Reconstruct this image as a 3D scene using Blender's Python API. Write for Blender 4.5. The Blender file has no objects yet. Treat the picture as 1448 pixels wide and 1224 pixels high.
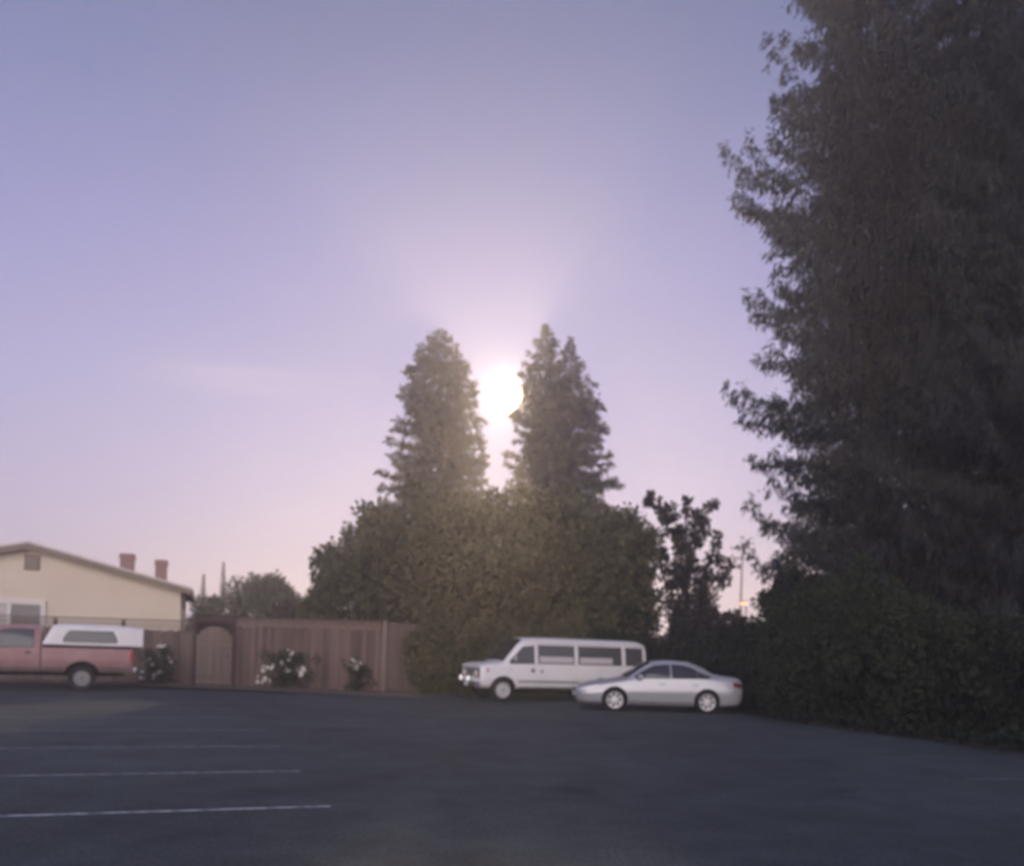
import bpy, bmesh, math, random
import numpy as np
from mathutils import Matrix, Vector
PI = math.pi
R = math.radians
random.seed(7)
rng = np.random.default_rng(11)
SC = bpy.context.scene
COL = SC.collection

# ------------------------------------------------------------------ camera
cd = bpy.data.cameras.new('camera')
cam = bpy.data.objects.new('camera', cd)
COL.objects.link(cam)
SC.camera = cam
cd.sensor_width = 36.0
cd.lens = 36.0 * 1200.0 / 1448.0
cd.shift_y = 306.0 / 1448.0
cd.clip_end = 2000.0
cam.matrix_world = Matrix.Translation((0, 0, 1.65)) @ Matrix.Rotation(R(90), 4, 'X') @ Matrix.Rotation(R(1.8), 4, 'Z')
cd.dof.use_dof = True                     # a soft hand-held phone picture
cd.dof.focus_distance = 2.0
cd.dof.aperture_fstop = 3.0

# ------------------------------------------------------------------ sky, sun
# Dusk: the sun has gone down behind the camera and only its wide soft afterglow is left; the overexposed ball
# between the conifers is the moon, up in the lavender sky opposite.
def heading(el, az):                      # azimuth from +Y towards +X
    return Vector((math.sin(az) * math.cos(el), math.cos(az) * math.cos(el), math.sin(el)))


SUN_EL, SUN_AZ = R(11), R(188)
sun_dir = heading(SUN_EL, SUN_AZ)
moon_dir = heading(R(16.7), R(-1.07))

W = bpy.data.worlds.new('World')
SC.world = W
W.use_nodes = True
W.cycles.sampling_method = 'MANUAL'
W.cycles.sample_map_resolution = 2048
wn, wl = W.node_tree.nodes, W.node_tree.links
wn.clear()


def WN(t, **k):
    n = wn.new(t)
    for a, b in k.items():
        setattr(n, a, b)
    return n


def wmath(op, a, b=None, clamp=False):
    n = WN('ShaderNodeMath', operation=op, use_clamp=clamp)
    for i, v in enumerate((a, b)):
        if v is None:
            continue
        if isinstance(v, (int, float)):
            n.inputs[i].default_value = v
        else:
            wl.new(v, n.inputs[i])
    return n.outputs[0]


def wmix(mode, fac, a, b):
    n = WN('ShaderNodeMix', data_type='RGBA', blend_type=mode)
    for sock, v in ((n.inputs[0], fac), (n.inputs[6], a), (n.inputs[7], b)):
        if isinstance(v, (int, float)):
            sock.default_value = v
        elif isinstance(v, tuple):
            sock.default_value = v
        else:
            wl.new(v, sock)
    return n.outputs[2]


tc = WN('ShaderNodeTexCoord')
sep = WN('ShaderNodeSeparateXYZ')
wl.new(tc.outputs['Generated'], sep.inputs[0])
ramp = WN('ShaderNodeValToRGB')
wl.new(sep.outputs['Z'], ramp.inputs[0])
stops = [(0.0, (.58, .49, .66)), (.14, (.475, .425, .655)), (.257, (.41, .385, .645)), (.40, (.305, .30, .57)),
         (.51, (.218, .237, .455)), (.60, (.16, .185, .36)), (1.0, (.16, .19, .38))]
cr = ramp.color_ramp
while len(cr.elements) < len(stops):
    cr.elements.new(.5)
for e, (p, c) in zip(cr.elements, stops):
    e.position = p
    e.color = (*c, 1)
dot = WN('ShaderNodeVectorMath', operation='DOT_PRODUCT')
wl.new(tc.outputs['Generated'], dot.inputs[0])
dot.inputs[1].default_value = moon_dir
ang = wmath('MULTIPLY', wmath('ARCCOSINE', wmath('MINIMUM', dot.outputs['Value'], .999999)), 180 / PI)   # degrees from the moon
glow1 = wmath('MULTIPLY', wmath('POWER', math.e, wmath('MULTIPLY', ang, -1 / 7.0)), .20)
glow2 = wmath('MULTIPLY', wmath('POWER', math.e, wmath('MULTIPLY', ang, -1 / 1.1)), 1.6)
disc = wmath('MULTIPLY', wmath('POWER', math.e, wmath('MULTIPLY', wmath('POWER', wmath('DIVIDE', ang, .45), 2.0), -1.0)), 6800.0)
# a faint wisp of cirrus low in the west
mp = WN('ShaderNodeMapping')
mp.inputs['Scale'].default_value = (3.2, 3.2, 34.0)
wl.new(tc.outputs['Generated'], mp.inputs[0])
nz = WN('ShaderNodeTexNoise')
nz.inputs['Scale'].default_value = 1.3
nz.inputs['Detail'].default_value = 5.0
wl.new(mp.outputs[0], nz.inputs[0])
cl = WN('ShaderNodeMapRange', interpolation_type='SMOOTHSTEP')
wl.new(nz.outputs['Fac'], cl.inputs[0])
cl.inputs[1].default_value, cl.inputs[2].default_value = .35, .65
cl.inputs[3].default_value, cl.inputs[4].default_value = .15, .5
az_ = wmath('MULTIPLY', wmath('ARCTAN2', sep.outputs['X'], sep.outputs['Y']), 180 / PI)
el_ = wmath('MULTIPLY', wmath('ARCSINE', sep.outputs['Z']), 180 / PI)
du = wmath('ADD', az_, 18.2)
dv = wmath('SUBTRACT', wmath('SUBTRACT', el_, 16.3), wmath('MULTIPLY', du, .05))
r2 = wmath('ADD', wmath('POWER', wmath('ABSOLUTE', wmath('DIVIDE', du, 4.5)), 2.0), wmath('POWER', wmath('ABSOLUTE', wmath('DIVIDE', dv, .75)), 2.0))
wisp = wmath('POWER', math.e, wmath('MULTIPLY', r2, -1.0))
cfac = wmath('MULTIPLY', cl.outputs[0], wisp)
col = wmix('MIX', cfac, ramp.outputs[0], (.82, .66, .74, 1))
g1 = wmix('MULTIPLY', 1.0, (1.0, .78, .70, 1), glow1)
g2 = wmix('MULTIPLY', 1.0, (1.0, .84, .62, 1), glow2)
g3 = wmix('MULTIPLY', 1.0, (1.0, .76, .50, 1), disc)
col = wmix('ADD', 1.0, wmix('ADD', 1.0, wmix('ADD', 1.0, col, g1), g2), g3)
bgA = WN('ShaderNodeBackground')
wl.new(col, bgA.inputs[0])
bgA.inputs[1].default_value = 1.0
sky = WN('ShaderNodeTexSky', sky_type='NISHITA')
sky.sun_disc = False
sky.sun_elevation = SUN_EL
sky.sun_rotation = SUN_AZ
bgB = WN('ShaderNodeBackground')
wl.new(sky.outputs[0], bgB.inputs[0])
bgB.inputs[1].default_value = .012
add = WN('ShaderNodeAddShader')
wl.new(bgA.outputs[0], add.inputs[0])
wl.new(bgB.outputs[0], add.inputs[1])
wo = WN('ShaderNodeOutputWorld')
wl.new(add.outputs[0], wo.inputs[0])

sl = bpy.data.lights.new('sun', 'SUN')
sl.energy = 2.3
sl.angle = R(70)
sl.color = (1.0, .89, .80)
sun = bpy.data.objects.new('sun', sl)
COL.objects.link(sun)
sun.rotation_euler = (-sun_dir).to_track_quat('-Z', 'Y').to_euler()

SC.view_settings.view_transform = 'Standard'
SC.view_settings.look = 'None'
SC.view_settings.exposure = 0.0
SC.view_settings.gamma = 1.0
SC.view_settings.use_curve_mapping = False
SC.render.engine = 'CYCLES'
SC.cycles.use_denoising = True
SC.cycles.max_bounces = 6
SC.cycles.diffuse_bounces = 3
SC.cycles.glossy_bounces = 3
SC.cycles.transmission_bounces = 4
SC.cycles.transparent_max_bounces = 6
SC.cycles.volume_bounces = 1

# ------------------------------------------------------------------ materials
MATS = {}


def mat(name, color, rough=.7, metal=0.0, noise=None, bump=None, col2=None, spec=.5, emit=None, coat=0.0, attr=False, transl=0.0):
    """noise=(scale, low, high): mixes color->col2; bump=(scale, strength)."""
    if name in MATS:
        return MATS[name]
    m = bpy.data.materials.new(name)
    m.use_nodes = True
    n, l = m.node_tree.nodes, m.node_tree.links
    b = n['Principled BSDF']
    b.inputs['Roughness'].default_value = rough
    b.inputs['Metallic'].default_value = metal
    b.inputs['Specular IOR Level'].default_value = spec
    b.inputs['Coat Weight'].default_value = coat
    b.inputs['Base Color'].default_value = (*color, 1)
    t = n.new('ShaderNodeTexCoord')
    src = None
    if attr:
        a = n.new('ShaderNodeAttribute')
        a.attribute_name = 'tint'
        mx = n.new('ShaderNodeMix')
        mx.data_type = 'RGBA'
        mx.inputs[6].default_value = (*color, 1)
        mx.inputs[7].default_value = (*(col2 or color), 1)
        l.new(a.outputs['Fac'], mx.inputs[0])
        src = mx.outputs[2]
    elif noise:
        q = n.new('ShaderNodeTexNoise')
        q.inputs['Scale'].default_value = noise[0]
        q.inputs['Detail'].default_value = 6
        l.new(t.outputs['Object'], q.inputs[0])
        r = n.new('ShaderNodeMapRange')
        r.inputs[1].default_value, r.inputs[2].default_value = noise[1], noise[2]
        l.new(q.outputs['Fac'], r.inputs[0])
        mx = n.new('ShaderNodeMix')
        mx.data_type = 'RGBA'
        mx.inputs[6].default_value = (*color, 1)
        mx.inputs[7].default_value = (*(col2 or color), 1)
        l.new(r.outputs[0], mx.inputs[0])
        src = mx.outputs[2]
    if src is not None:
        l.new(src, b.inputs['Base Color'])
    if bump:
        q = n.new('ShaderNodeTexNoise')
        q.inputs['Scale'].default_value = bump[0]
        q.inputs['Detail'].default_value = 4
        l.new(t.outputs['Object'], q.inputs[0])
        bp = n.new('ShaderNodeBump')
        bp.inputs['Strength'].default_value = bump[1]
        bp.inputs['Distance'].default_value = .02
        l.new(q.outputs['Fac'], bp.inputs['Height'])
        l.new(bp.outputs[0], b.inputs['Normal'])
    if emit:
        b.inputs['Emission Color'].default_value = (*emit[0], 1)
        b.inputs['Emission Strength'].default_value = emit[1]
    if transl:
        tr = n.new('ShaderNodeBsdfTranslucent')
        if src is not None:
            l.new(src, tr.inputs[0])
        else:
            tr.inputs[0].default_value = (*color, 1)
        ms = n.new('ShaderNodeMixShader')
        ms.inputs[0].default_value = transl
        l.new(b.outputs[0], ms.inputs[1])
        l.new(tr.outputs[0], ms.inputs[2])
        l.new(ms.outputs[0], n['Material Output'].inputs[0])
    MATS[name] = m
    return m


def leafmat(name, a, b, tr=.25):
    return mat(name, a, rough=.75, col2=b, attr=True, transl=tr, spec=.25)


M_ASPHALT = mat('asphalt', (.050, .056, .068), rough=.92, spec=.3)
# asphalt gets several layers: patches, seams of wear and grit
n, l = M_ASPHALT.node_tree.nodes, M_ASPHALT.node_tree.links
_t = n.new('ShaderNodeTexCoord')
_n1 = n.new('ShaderNodeTexNoise'); _n1.inputs['Scale'].default_value = .22; _n1.inputs['Detail'].default_value = 8
_n2 = n.new('ShaderNodeTexNoise'); _n2.inputs['Scale'].default_value = 28; _n2.inputs['Detail'].default_value = 5
_n3 = n.new('ShaderNodeTexVoronoi'); _n3.feature = 'DISTANCE_TO_EDGE'; _n3.inputs['Scale'].default_value = .16
_dm = n.new('ShaderNodeMix'); _dm.data_type = 'RGBA'; _dm.inputs[0].default_value = .06
l.new(_t.outputs['Object'], _dm.inputs[6]); l.new(_n1.outputs['Color'], _dm.inputs[7])
for q in (_n1, _n2):
    l.new(_t.outputs['Object'], q.inputs[0])
_wob = n.new('ShaderNodeVectorMath'); _wob.operation = 'MULTIPLY_ADD'
_wn = n.new('ShaderNodeTexNoise'); _wn.inputs['Scale'].default_value = .9; _wn.inputs['Detail'].default_value = 6
l.new(_t.outputs['Object'], _wn.inputs[0])
l.new(_wn.outputs['Color'], _wob.inputs[0]); _wob.inputs[1].default_value = (1.2, 1.2, 0); l.new(_t.outputs['Object'], _wob.inputs[2])
l.new(_wob.outputs[0], _n3.inputs[0])
_mr = n.new('ShaderNodeMapRange'); _mr.inputs[1].default_value, _mr.inputs[2].default_value = .3, .72
_mr.inputs[3].default_value, _mr.inputs[4].default_value = .72, 1.28
l.new(_n1.outputs['Fac'], _mr.inputs[0])
_mr2 = n.new('ShaderNodeMapRange'); _mr2.inputs[1].default_value, _mr2.inputs[2].default_value = .3, .7
_mr2.inputs[3].default_value, _mr2.inputs[4].default_value = .6, 1.4
l.new(_n2.outputs['Fac'], _mr2.inputs[0])
_mr3 = n.new('ShaderNodeMapRange'); _mr3.inputs[1].default_value, _mr3.inputs[2].default_value = 0, .006
_mr3.inputs[3].default_value, _mr3.inputs[4].default_value = .86, 1
l.new(_n3.outputs['Distance'], _mr3.inputs[0])
_m1 = n.new('ShaderNodeMath'); _m1.operation = 'MULTIPLY'; l.new(_mr.outputs[0], _m1.inputs[0]); l.new(_mr2.outputs[0], _m1.inputs[1])
_m2 = n.new('ShaderNodeMath'); _m2.operation = 'MULTIPLY'; l.new(_m1.outputs[0], _m2.inputs[0]); l.new(_mr3.outputs[0], _m2.inputs[1])
_n4 = n.new('ShaderNodeTexNoise'); _n4.inputs['Scale'].default_value = 1.3; _n4.inputs['Detail'].default_value = 9; _n4.inputs['Roughness'].default_value = .65
l.new(_t.outputs['Object'], _n4.inputs[0])
_mr4 = n.new('ShaderNodeMapRange'); _mr4.inputs[1].default_value, _mr4.inputs[2].default_value = .32, .68
_mr4.inputs[3].default_value, _mr4.inputs[4].default_value = .72, 1.28
l.new(_n4.outputs['Fac'], _mr4.inputs[0])
_n5 = n.new('ShaderNodeTexVoronoi'); _n5.inputs['Scale'].default_value = .55
l.new(_wob.outputs[0], _n5.inputs[0])
_mr5 = n.new('ShaderNodeMapRange'); _mr5.inputs[1].default_value, _mr5.inputs[2].default_value = .05, .22
_mr5.inputs[3].default_value, _mr5.inputs[4].default_value = .55, 1
l.new(_n5.outputs['Distance'], _mr5.inputs[0])
_m3 = n.new('ShaderNodeMath'); _m3.operation = 'MULTIPLY'; l.new(_mr4.outputs[0], _m3.inputs[0]); l.new(_mr5.outputs[0], _m3.inputs[1])
_m4 = n.new('ShaderNodeMath'); _m4.operation = 'MULTIPLY'; l.new(_m2.outputs[0], _m4.inputs[0]); l.new(_m3.outputs[0], _m4.inputs[1])
_m2 = _m4
_vm = n.new('ShaderNodeVectorMath'); _vm.operation = 'SCALE'; _vm.inputs[0].default_value = (.048, .061, .065)
l.new(_m2.outputs[0], _vm.inputs['Scale'])
l.new(_vm.outputs[0], n['Principled BSDF'].inputs['Base Color'])
_bp = n.new('ShaderNodeBump'); _bp.inputs['Strength'].default_value = .5; _bp.inputs['Distance'].default_value = .01
l.new(_n2.outputs['Fac'], _bp.inputs['Height']); l.new(_bp.outputs[0], n['Principled BSDF'].inputs['Normal'])

M_DIRT = mat('soil', (.10, .075, .06), rough=.95, noise=(1.4, .35, .7), col2=(.17, .125, .10), bump=(9, .6))
M_BED = mat('bark_mulch', (.115, .075, .06), rough=.95, noise=(6, .35, .7), col2=(.20, .14, .115), bump=(30, .8))
M_KERB = mat('kerb_concrete', (.12, .10, .095), rough=.95, noise=(3, .3, .7), col2=(.075, .065, .065), bump=(40, .3))
M_WHITE = mat('white_van_paint', (.86, .84, .85), rough=.3, coat=.3, noise=(1.5, .45, .75), col2=(.80, .78, .79))
M_SHELL = mat('white_fibreglass', (.86, .83, .82), rough=.4, noise=(2, .4, .75), col2=(.79, .76, .75))
M_SILVER = mat('silver_metallic_paint', (.47, .47, .51), rough=.30, metal=.35, coat=.5)
M_RED = mat('faded_red_paint', (.37, .20, .195), rough=.42, noise=(2.5, .4, .7), col2=(.42, .255, .245))
M_REDGREY = mat('grey_lower_paint', (.20, .19, .19), rough=.5, noise=(5, .4, .7), col2=(.14, .13, .13))
M_GLASS = mat('dark_glass', (.028, .031, .038), rough=.06, spec=.8)
M_GLASS2 = mat('grey_glass', (.075, .08, .09), rough=.10, spec=.7)
M_RUBBER = mat('tyre_rubber', (.018, .018, .02), rough=.85, bump=(60, .2))
M_BLACK = mat('black_plastic', (.022, .022, .025), rough=.6)
M_WELL = mat('wheel_well_black', (.012, .012, .013), rough=.95)
M_RIM = mat('alloy_rim', (.62, .62, .64), rough=.35, metal=.55)
M_STEEL = mat('painted_steel_rim', (.62, .60, .60), rough=.45, metal=.2)
M_HUBGREY = mat('dull_steel_rim', (.30, .29, .30), rough=.55, metal=.3)
M_CHROME = mat('chrome', (.72, .72, .74), rough=.14, metal=1.0)
M_LAMP = mat('lamp_glass', (.80, .80, .80), rough=.08, spec=.8)
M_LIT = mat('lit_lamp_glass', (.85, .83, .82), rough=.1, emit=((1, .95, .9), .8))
M_TAIL = mat('red_tail_lens', (.55, .045, .06), rough=.2, spec=.7)
M_DKTAIL = mat('dark_red_lens', (.15, .03, .035), rough=.2, spec=.6)
M_AMBER = mat('red_marker_lens', (.45, .06, .07), rough=.2)
M_BAND = mat('pale_window_band', (.58, .54, .57), rough=.6)
M_PLATE = mat('white_plate', (.7, .7, .7), rough=.4)
M_WALL = mat('cream_stucco', (.82, .71, .57), rough=.9, noise=(.7, .35, .7), col2=(.76, .65, .52), bump=(45, .5))
M_TRIM = mat('tan_barge_board', (.28, .225, .18), rough=.75, noise=(5, .35, .7), col2=(.22, .175, .14))
M_EDGE = mat('pale_roof_edge', (.66, .60, .56), rough=.7)
M_ROOF = mat('roof_shingle', (.24, .21, .19), rough=.95, noise=(12, .3, .7), col2=(.15, .13, .12), bump=(25, .7))
M_FRAME = mat('white_window_frame', (.78, .74, .70), rough=.5)
M_CURTAIN = mat('pale_curtain', (.62, .59, .58), rough=.8, noise=(6, .3, .7), col2=(.52, .49, .48))
M_VENT = mat('vent_slat_tan', (.36, .30, .25), rough=.8)
M_LEAFSTEM = mat('bark_grey_brown', (.10, .08, .066), rough=.95, noise=(5, .3, .7), col2=(.055, .045, .038), bump=(18, .9))
M_REDBARK = mat('bark_red_brown', (.11, .075, .06), rough=.95, noise=(4, .3, .7), col2=(.06, .042, .035), bump=(14, .9))
M_POLE = mat('weathered_pole', (.11, .085, .075), rough=.9)
M_PETAL = mat('white_petal', (.86, .84, .76), rough=.55, transl=.25)

LF_CON = leafmat('conifer_needles', (.066, .060, .031), (.165, .14, .076), .4)
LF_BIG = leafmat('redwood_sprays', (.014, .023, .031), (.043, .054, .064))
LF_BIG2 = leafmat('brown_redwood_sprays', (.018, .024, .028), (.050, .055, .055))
LF_BROAD = leafmat('broad_leaves', (.072, .076, .038), (.20, .185, .092), .4)
LF_BROAD2 = leafmat('grey_green_leaves', (.075, .088, .055), (.18, .19, .12))
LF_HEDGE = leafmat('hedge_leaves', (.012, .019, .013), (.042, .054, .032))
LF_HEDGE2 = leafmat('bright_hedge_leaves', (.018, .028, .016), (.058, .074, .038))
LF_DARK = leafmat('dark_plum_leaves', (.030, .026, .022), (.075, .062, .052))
LF_CYP = leafmat('cypress_sprays', (.016, .022, .022), (.035, .042, .042))
LF_ROSE = leafmat('rose_leaves', (.026, .036, .020), (.075, .085, .045))


def plankmat(name, a, b):
    m = mat(name, a, rough=.9)
    n, l = m.node_tree.nodes, m.node_tree.links
    oi = n.new('ShaderNodeObjectInfo')
    t = n.new('ShaderNodeTexCoord')
    mp = n.new('ShaderNodeMapping'); mp.inputs['Scale'].default_value = (14, 14, 1.1)
    l.new(t.outputs['Object'], mp.inputs[0])
    ad = n.new('ShaderNodeVectorMath'); ad.operation = 'ADD'
    cb = n.new('ShaderNodeCombineXYZ')
    mu = n.new('ShaderNodeMath'); mu.operation = 'MULTIPLY'; mu.inputs[1].default_value = 37.0
    l.new(oi.outputs['Random'], mu.inputs[0]); l.new(mu.outputs[0], cb.inputs[0]); l.new(mu.outputs[0], cb.inputs[2])
    l.new(mp.outputs[0], ad.inputs[0]); l.new(cb.outputs[0], ad.inputs[1])
    q = n.new('ShaderNodeTexNoise'); q.inputs['Scale'].default_value = 1.0; q.inputs['Detail'].default_value = 6
    l.new(ad.outputs[0], q.inputs[0])
    sm = n.new('ShaderNodeMath'); sm.operation = 'MULTIPLY_ADD'; sm.inputs[1].default_value = .75
    l.new(oi.outputs['Random'], sm.inputs[0]); 
    m2 = n.new('ShaderNodeMath'); m2.operation = 'MULTIPLY_ADD'; m2.inputs[1].default_value = 1.3; m2.inputs[2].default_value = -.5
    l.new(q.outputs['Fac'], m2.inputs[0]); l.new(m2.outputs[0], sm.inputs[2])
    mx = n.new('ShaderNodeMix'); mx.data_type = 'RGBA'
    mx.inputs[6].default_value = (*a, 1); mx.inputs[7].default_value = (*b, 1)
    l.new(sm.outputs[0], mx.inputs[0])
    l.new(mx.outputs[2], n['Principled BSDF'].inputs['Base Color'])
    return m


M_PLANK = plankmat('redwood_plank', (.080, .056, .046), (.215, .148, .125))
M_PLANK2 = plankmat('grey_brown_plank', (.085, .062, .052), (.19, .14, .115))
M_GATEP = plankmat('pale_gate_plank', (.14, .105, .088), (.24, .182, .155))
M_DKWOOD = mat('dark_beam', (.075, .045, .045), rough=.9, noise=(6, .3, .7), col2=(.05, .032, .032))


# ------------------------------------------------------------------ object helpers
def link(name, me, m, parent=None):
    o = bpy.data.objects.new(name, me)
    COL.objects.link(o)
    for k in (m if isinstance(m, (list, tuple)) else [m]):
        if k and len(me.materials) < (len(m) if isinstance(m, (list, tuple)) else 1):
            me.materials.append(k)
    if parent:
        o.parent = parent
    return o


def tag(o, label, cat, group=None):
    o['label'] = label
    o['category'] = cat
    if group:
        o['group'] = group
    return o


def thing(name, label, cat, loc=(0, 0, 0), rz=0, group=None):
    o = bpy.data.objects.new(name, None)
    COL.objects.link(o)
    o.location = loc
    o.rotation_euler = (0, 0, rz)
    o.empty_display_size = .2
    return tag(o, label, cat, group)


def struct(o, kind='structure'):
    o['kind'] = kind
    return o


def bm_mesh(bm, name='mesh', smooth=False, sharp=None):
    me = bpy.data.meshes.new(name)
    bmesh.ops.recalc_face_normals(bm, faces=bm.faces[:])
    bm.to_mesh(me)
    bm.free()
    if smooth:
        me.polygons.foreach_set('use_smooth', [True] * len(me.polygons))
        if sharp:
            me.set_sharp_from_angle(angle=R(sharp))
    return me


def add_box(bm, c, s, rot=None, bevel=0.0):
    r = bmesh.ops.create_cube(bm, size=1.0)
    vs = r['verts']
    for v in vs:
        v.co = Vector((v.co.x * s[0], v.co.y * s[1], v.co.z * s[2]))
    if bevel:
        es = list({e for v in vs for e in v.link_edges})
        rb = bmesh.ops.bevel(bm, geom=es, offset=bevel, segments=1, affect='EDGES')
        vs = list({v for f in rb['faces'] for v in f.verts} | {v for v in vs if v.is_valid})
    mt = Matrix.Translation(c) @ (rot if rot is not None else Matrix.Identity(4))
    for v in vs:
        v.co = mt @ v.co


def box(name, c, s, m, parent=None, rot=None, bevel=0.0):
    bm = bmesh.new()
    add_box(bm, c, s, rot, bevel)
    return link(name, bm_mesh(bm, name), m, parent)


def add_tube(bm, pts, rad, seg=6, cap=True):
    rings = []
    n = len(pts)
    for i, p in enumerate(pts):
        p = Vector(p)
        d = (Vector(pts[min(i + 1, n - 1)]) - Vector(pts[max(i - 1, 0)])).normalized()
        a = d.orthogonal().normalized() if abs(d.z) > .9 else d.cross(Vector((0, 0, 1))).normalized()
        b = d.cross(a)
        rr = rad[i] if isinstance(rad, (list, tuple)) else rad
        rings.append([bm.verts.new(p + a * (rr * math.cos(2 * PI * k / seg)) + b * (rr * math.sin(2 * PI * k / seg))) for k in range(seg)])
    for i in range(n - 1):
        for k in range(seg):
            bm.faces.new((rings[i][k], rings[i][(k + 1) % seg], rings[i + 1][(k + 1) % seg], rings[i + 1][k]))
    if cap:
        bm.faces.new(rings[0][::-1])
        bm.faces.new(rings[-1])


def tube(name, pts, rad, m, parent=None, seg=8):
    bm = bmesh.new()
    add_tube(bm, pts, rad, seg)
    return link(name, bm_mesh(bm, name, True, 50), m, parent)


def add_lathe_y(bm, prof, seg=28, c=(0, 0, 0)):
    """prof: (radius, y) pairs turned about the Y axis."""
    rings = []
    for r_, y in prof:
        if r_ < 1e-5:
            rings.append([bm.verts.new((c[0], c[1] + y, c[2]))])
        else:
            rings.append([bm.verts.new((c[0] + r_ * math.cos(2 * PI * k / seg), c[1] + y, c[2] + r_ * math.sin(2 * PI * k / seg))) for k in range(seg)])
    for a, b in zip(rings, rings[1:]):
        for k in range(seg):
            k2 = (k + 1) % seg
            if len(a) == 1 and len(b) == 1:
                continue
            if len(a) == 1:
                bm.faces.new((a[0], b[k2], b[k]))
            elif len(b) == 1:
                bm.faces.new((a[k], a[k2], b[0]))
            else:
                bm.faces.new((a[k], a[k2], b[k2], b[k]))


def raw_mesh(name, V, F, tint=None):
    me = bpy.data.meshes.new(name)
    V = np.ascontiguousarray(V, dtype=np.float32)
    F = np.ascontiguousarray(F, dtype=np.int32)
    k = F.shape[1]
    me.vertices.add(len(V))
    me.vertices.foreach_set('co', V.ravel())
    me.loops.add(F.size)
    me.loops.foreach_set('vertex_index', F.ravel())
    me.polygons.add(len(F))
    me.polygons.foreach_set('loop_start', np.arange(0, F.size, k, dtype=np.int32))
    if tint is not None:
        a = me.attributes.new('tint', 'FLOAT', 'POINT')
        a.data.foreach_set('value', np.ascontiguousarray(tint, dtype=np.float32))
    me.update(calc_edges=True)
    return me


def nrm(a):
    return a / np.maximum(np.linalg.norm(a, axis=-1, keepdims=True), 1e-9)


def leaves(P, D, L, Wd, tint, flat=None):
    """rhombic leaves at P pointing along D, length L, half width Wd."""
    n = len(P)
    D = nrm(D)
    rnd = nrm(rng.normal(size=(n, 3)))
    if flat is not None:
        rnd = nrm(rnd + flat)
    S = nrm(np.cross(D, rnd))
    N = np.cross(S, D)
    L = np.broadcast_to(L, (n,))[:, None]
    Wd = np.broadcast_to(Wd, (n,))[:, None]
    V = np.stack([P, P + D * L * .45 + S * Wd + N * L * .06, P + D * L, P + D * L * .45 - S * Wd + N * L * .06], 1).reshape(-1, 3)
    F = np.arange(4 * n).reshape(n, 4)
    T = np.repeat(tint, 4)
    return V, F, T


def rand_in_ball(n, hollow=.0):
    d = nrm(rng.normal(size=(n, 3)))
    r = (hollow + (1 - hollow) * rng.random(n) ** .5)[:, None]
    return d * r


def cloud(C, Rad, per, size, aspect=.38, flatten=.8):
    """leaf clumps: C centres (k,3), Rad radii (k)."""
    k = len(C)
    n = k * per
    ball = rand_in_ball(n, .15)
    P = np.repeat(C, per, 0) + ball * np.repeat(Rad, per)[:, None] * np.array([1, 1, flatten])
    D = ball + rng.normal(size=(n, 3)) * .7 + np.array([0, 0, -.15])
    L = size * rng.uniform(.65, 1.35, n)
    base = np.repeat(rng.uniform(.1, .9, k), per)
    tint = np.clip(base * .6 + rng.uniform(0, .45, n), 0, 1)
    return leaves(P, D, L, L * aspect, tint)


def join(parts):
    V, F, T, o = [], [], [], 0
    for v, f, t in parts:
        V.append(v); F.append(f + o); T.append(t); o += len(v)
    return np.concatenate(V), np.concatenate(F), np.concatenate(T)


def lobes(k=7, amp=.22):
    d = nrm(rng.normal(size=(k, 3)))
    a = rng.uniform(-amp, amp * 1.2, k)
    return lambda u: 1 + (np.exp(3.2 * (u @ d.T - 1)) @ a)


def broad_tree(name, label, cat, c, rad, trunk_base, leafm, n=150, per=90, size=.22, clump=(.45, .9), group=None, limbs=7, barkm=None, ztrunk=None, shell=.55, amp=.3, aspect=.38):
    """a crown of leaf clumps round centre c with half axes rad, a trunk and limbs."""
    bx, by = trunk_base
    t = thing(name, label, cat, (bx, by, 0), 0, group)
    f = lobes(9, amp)
    u = nrm(rng.normal(size=(n, 3)))
    rr = (shell + (1 - shell) * rng.random(n)) * f(u)
    C = np.array(c) - np.array([bx, by, 0]) + u * rr[:, None] * np.array(rad)
    C[:, 2] = np.maximum(C[:, 2], .25)
    Rd = rng.uniform(*clump, n)
    V, F, T = cloud(C, Rd, per, size, aspect)
    V[:, 2] = np.maximum(V[:, 2], .02)
    link('crown', raw_mesh('crown', V, F, T), leafm, t)
    bm = bmesh.new()
    top = np.array(c) - np.array([bx, by, 0])
    zt = ztrunk or max(.6, c[2] - rad[2] * .45)
    th = max(.07, rad[2] * .055)
    add_tube(bm, [(0, 0, -.1), (.05, 0, zt * .5), (top[0] * .3, top[1] * .3, zt), (top[0] * .8, top[1] * .8, c[2] + rad[2] * .2)],
             [th * 1.35, th, th * .8, th * .35], 8)
    link('trunk', bm_mesh(bm, 'trunk', True), barkm or M_LEAFSTEM, t)
    for i in range(limbs):
        p = C[rng.integers(n)]
        s = (top[0] * .3, top[1] * .3, zt * rng.uniform(.75, 1.0))
        mid = (Vector(s) + Vector(p)) / 2 + Vector((0, 0, .25))
        tube('limb', [s, mid, tuple(p)], [th * .5, th * .32, th * .1], barkm or M_LEAFSTEM, t, 5)
    return t


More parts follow.
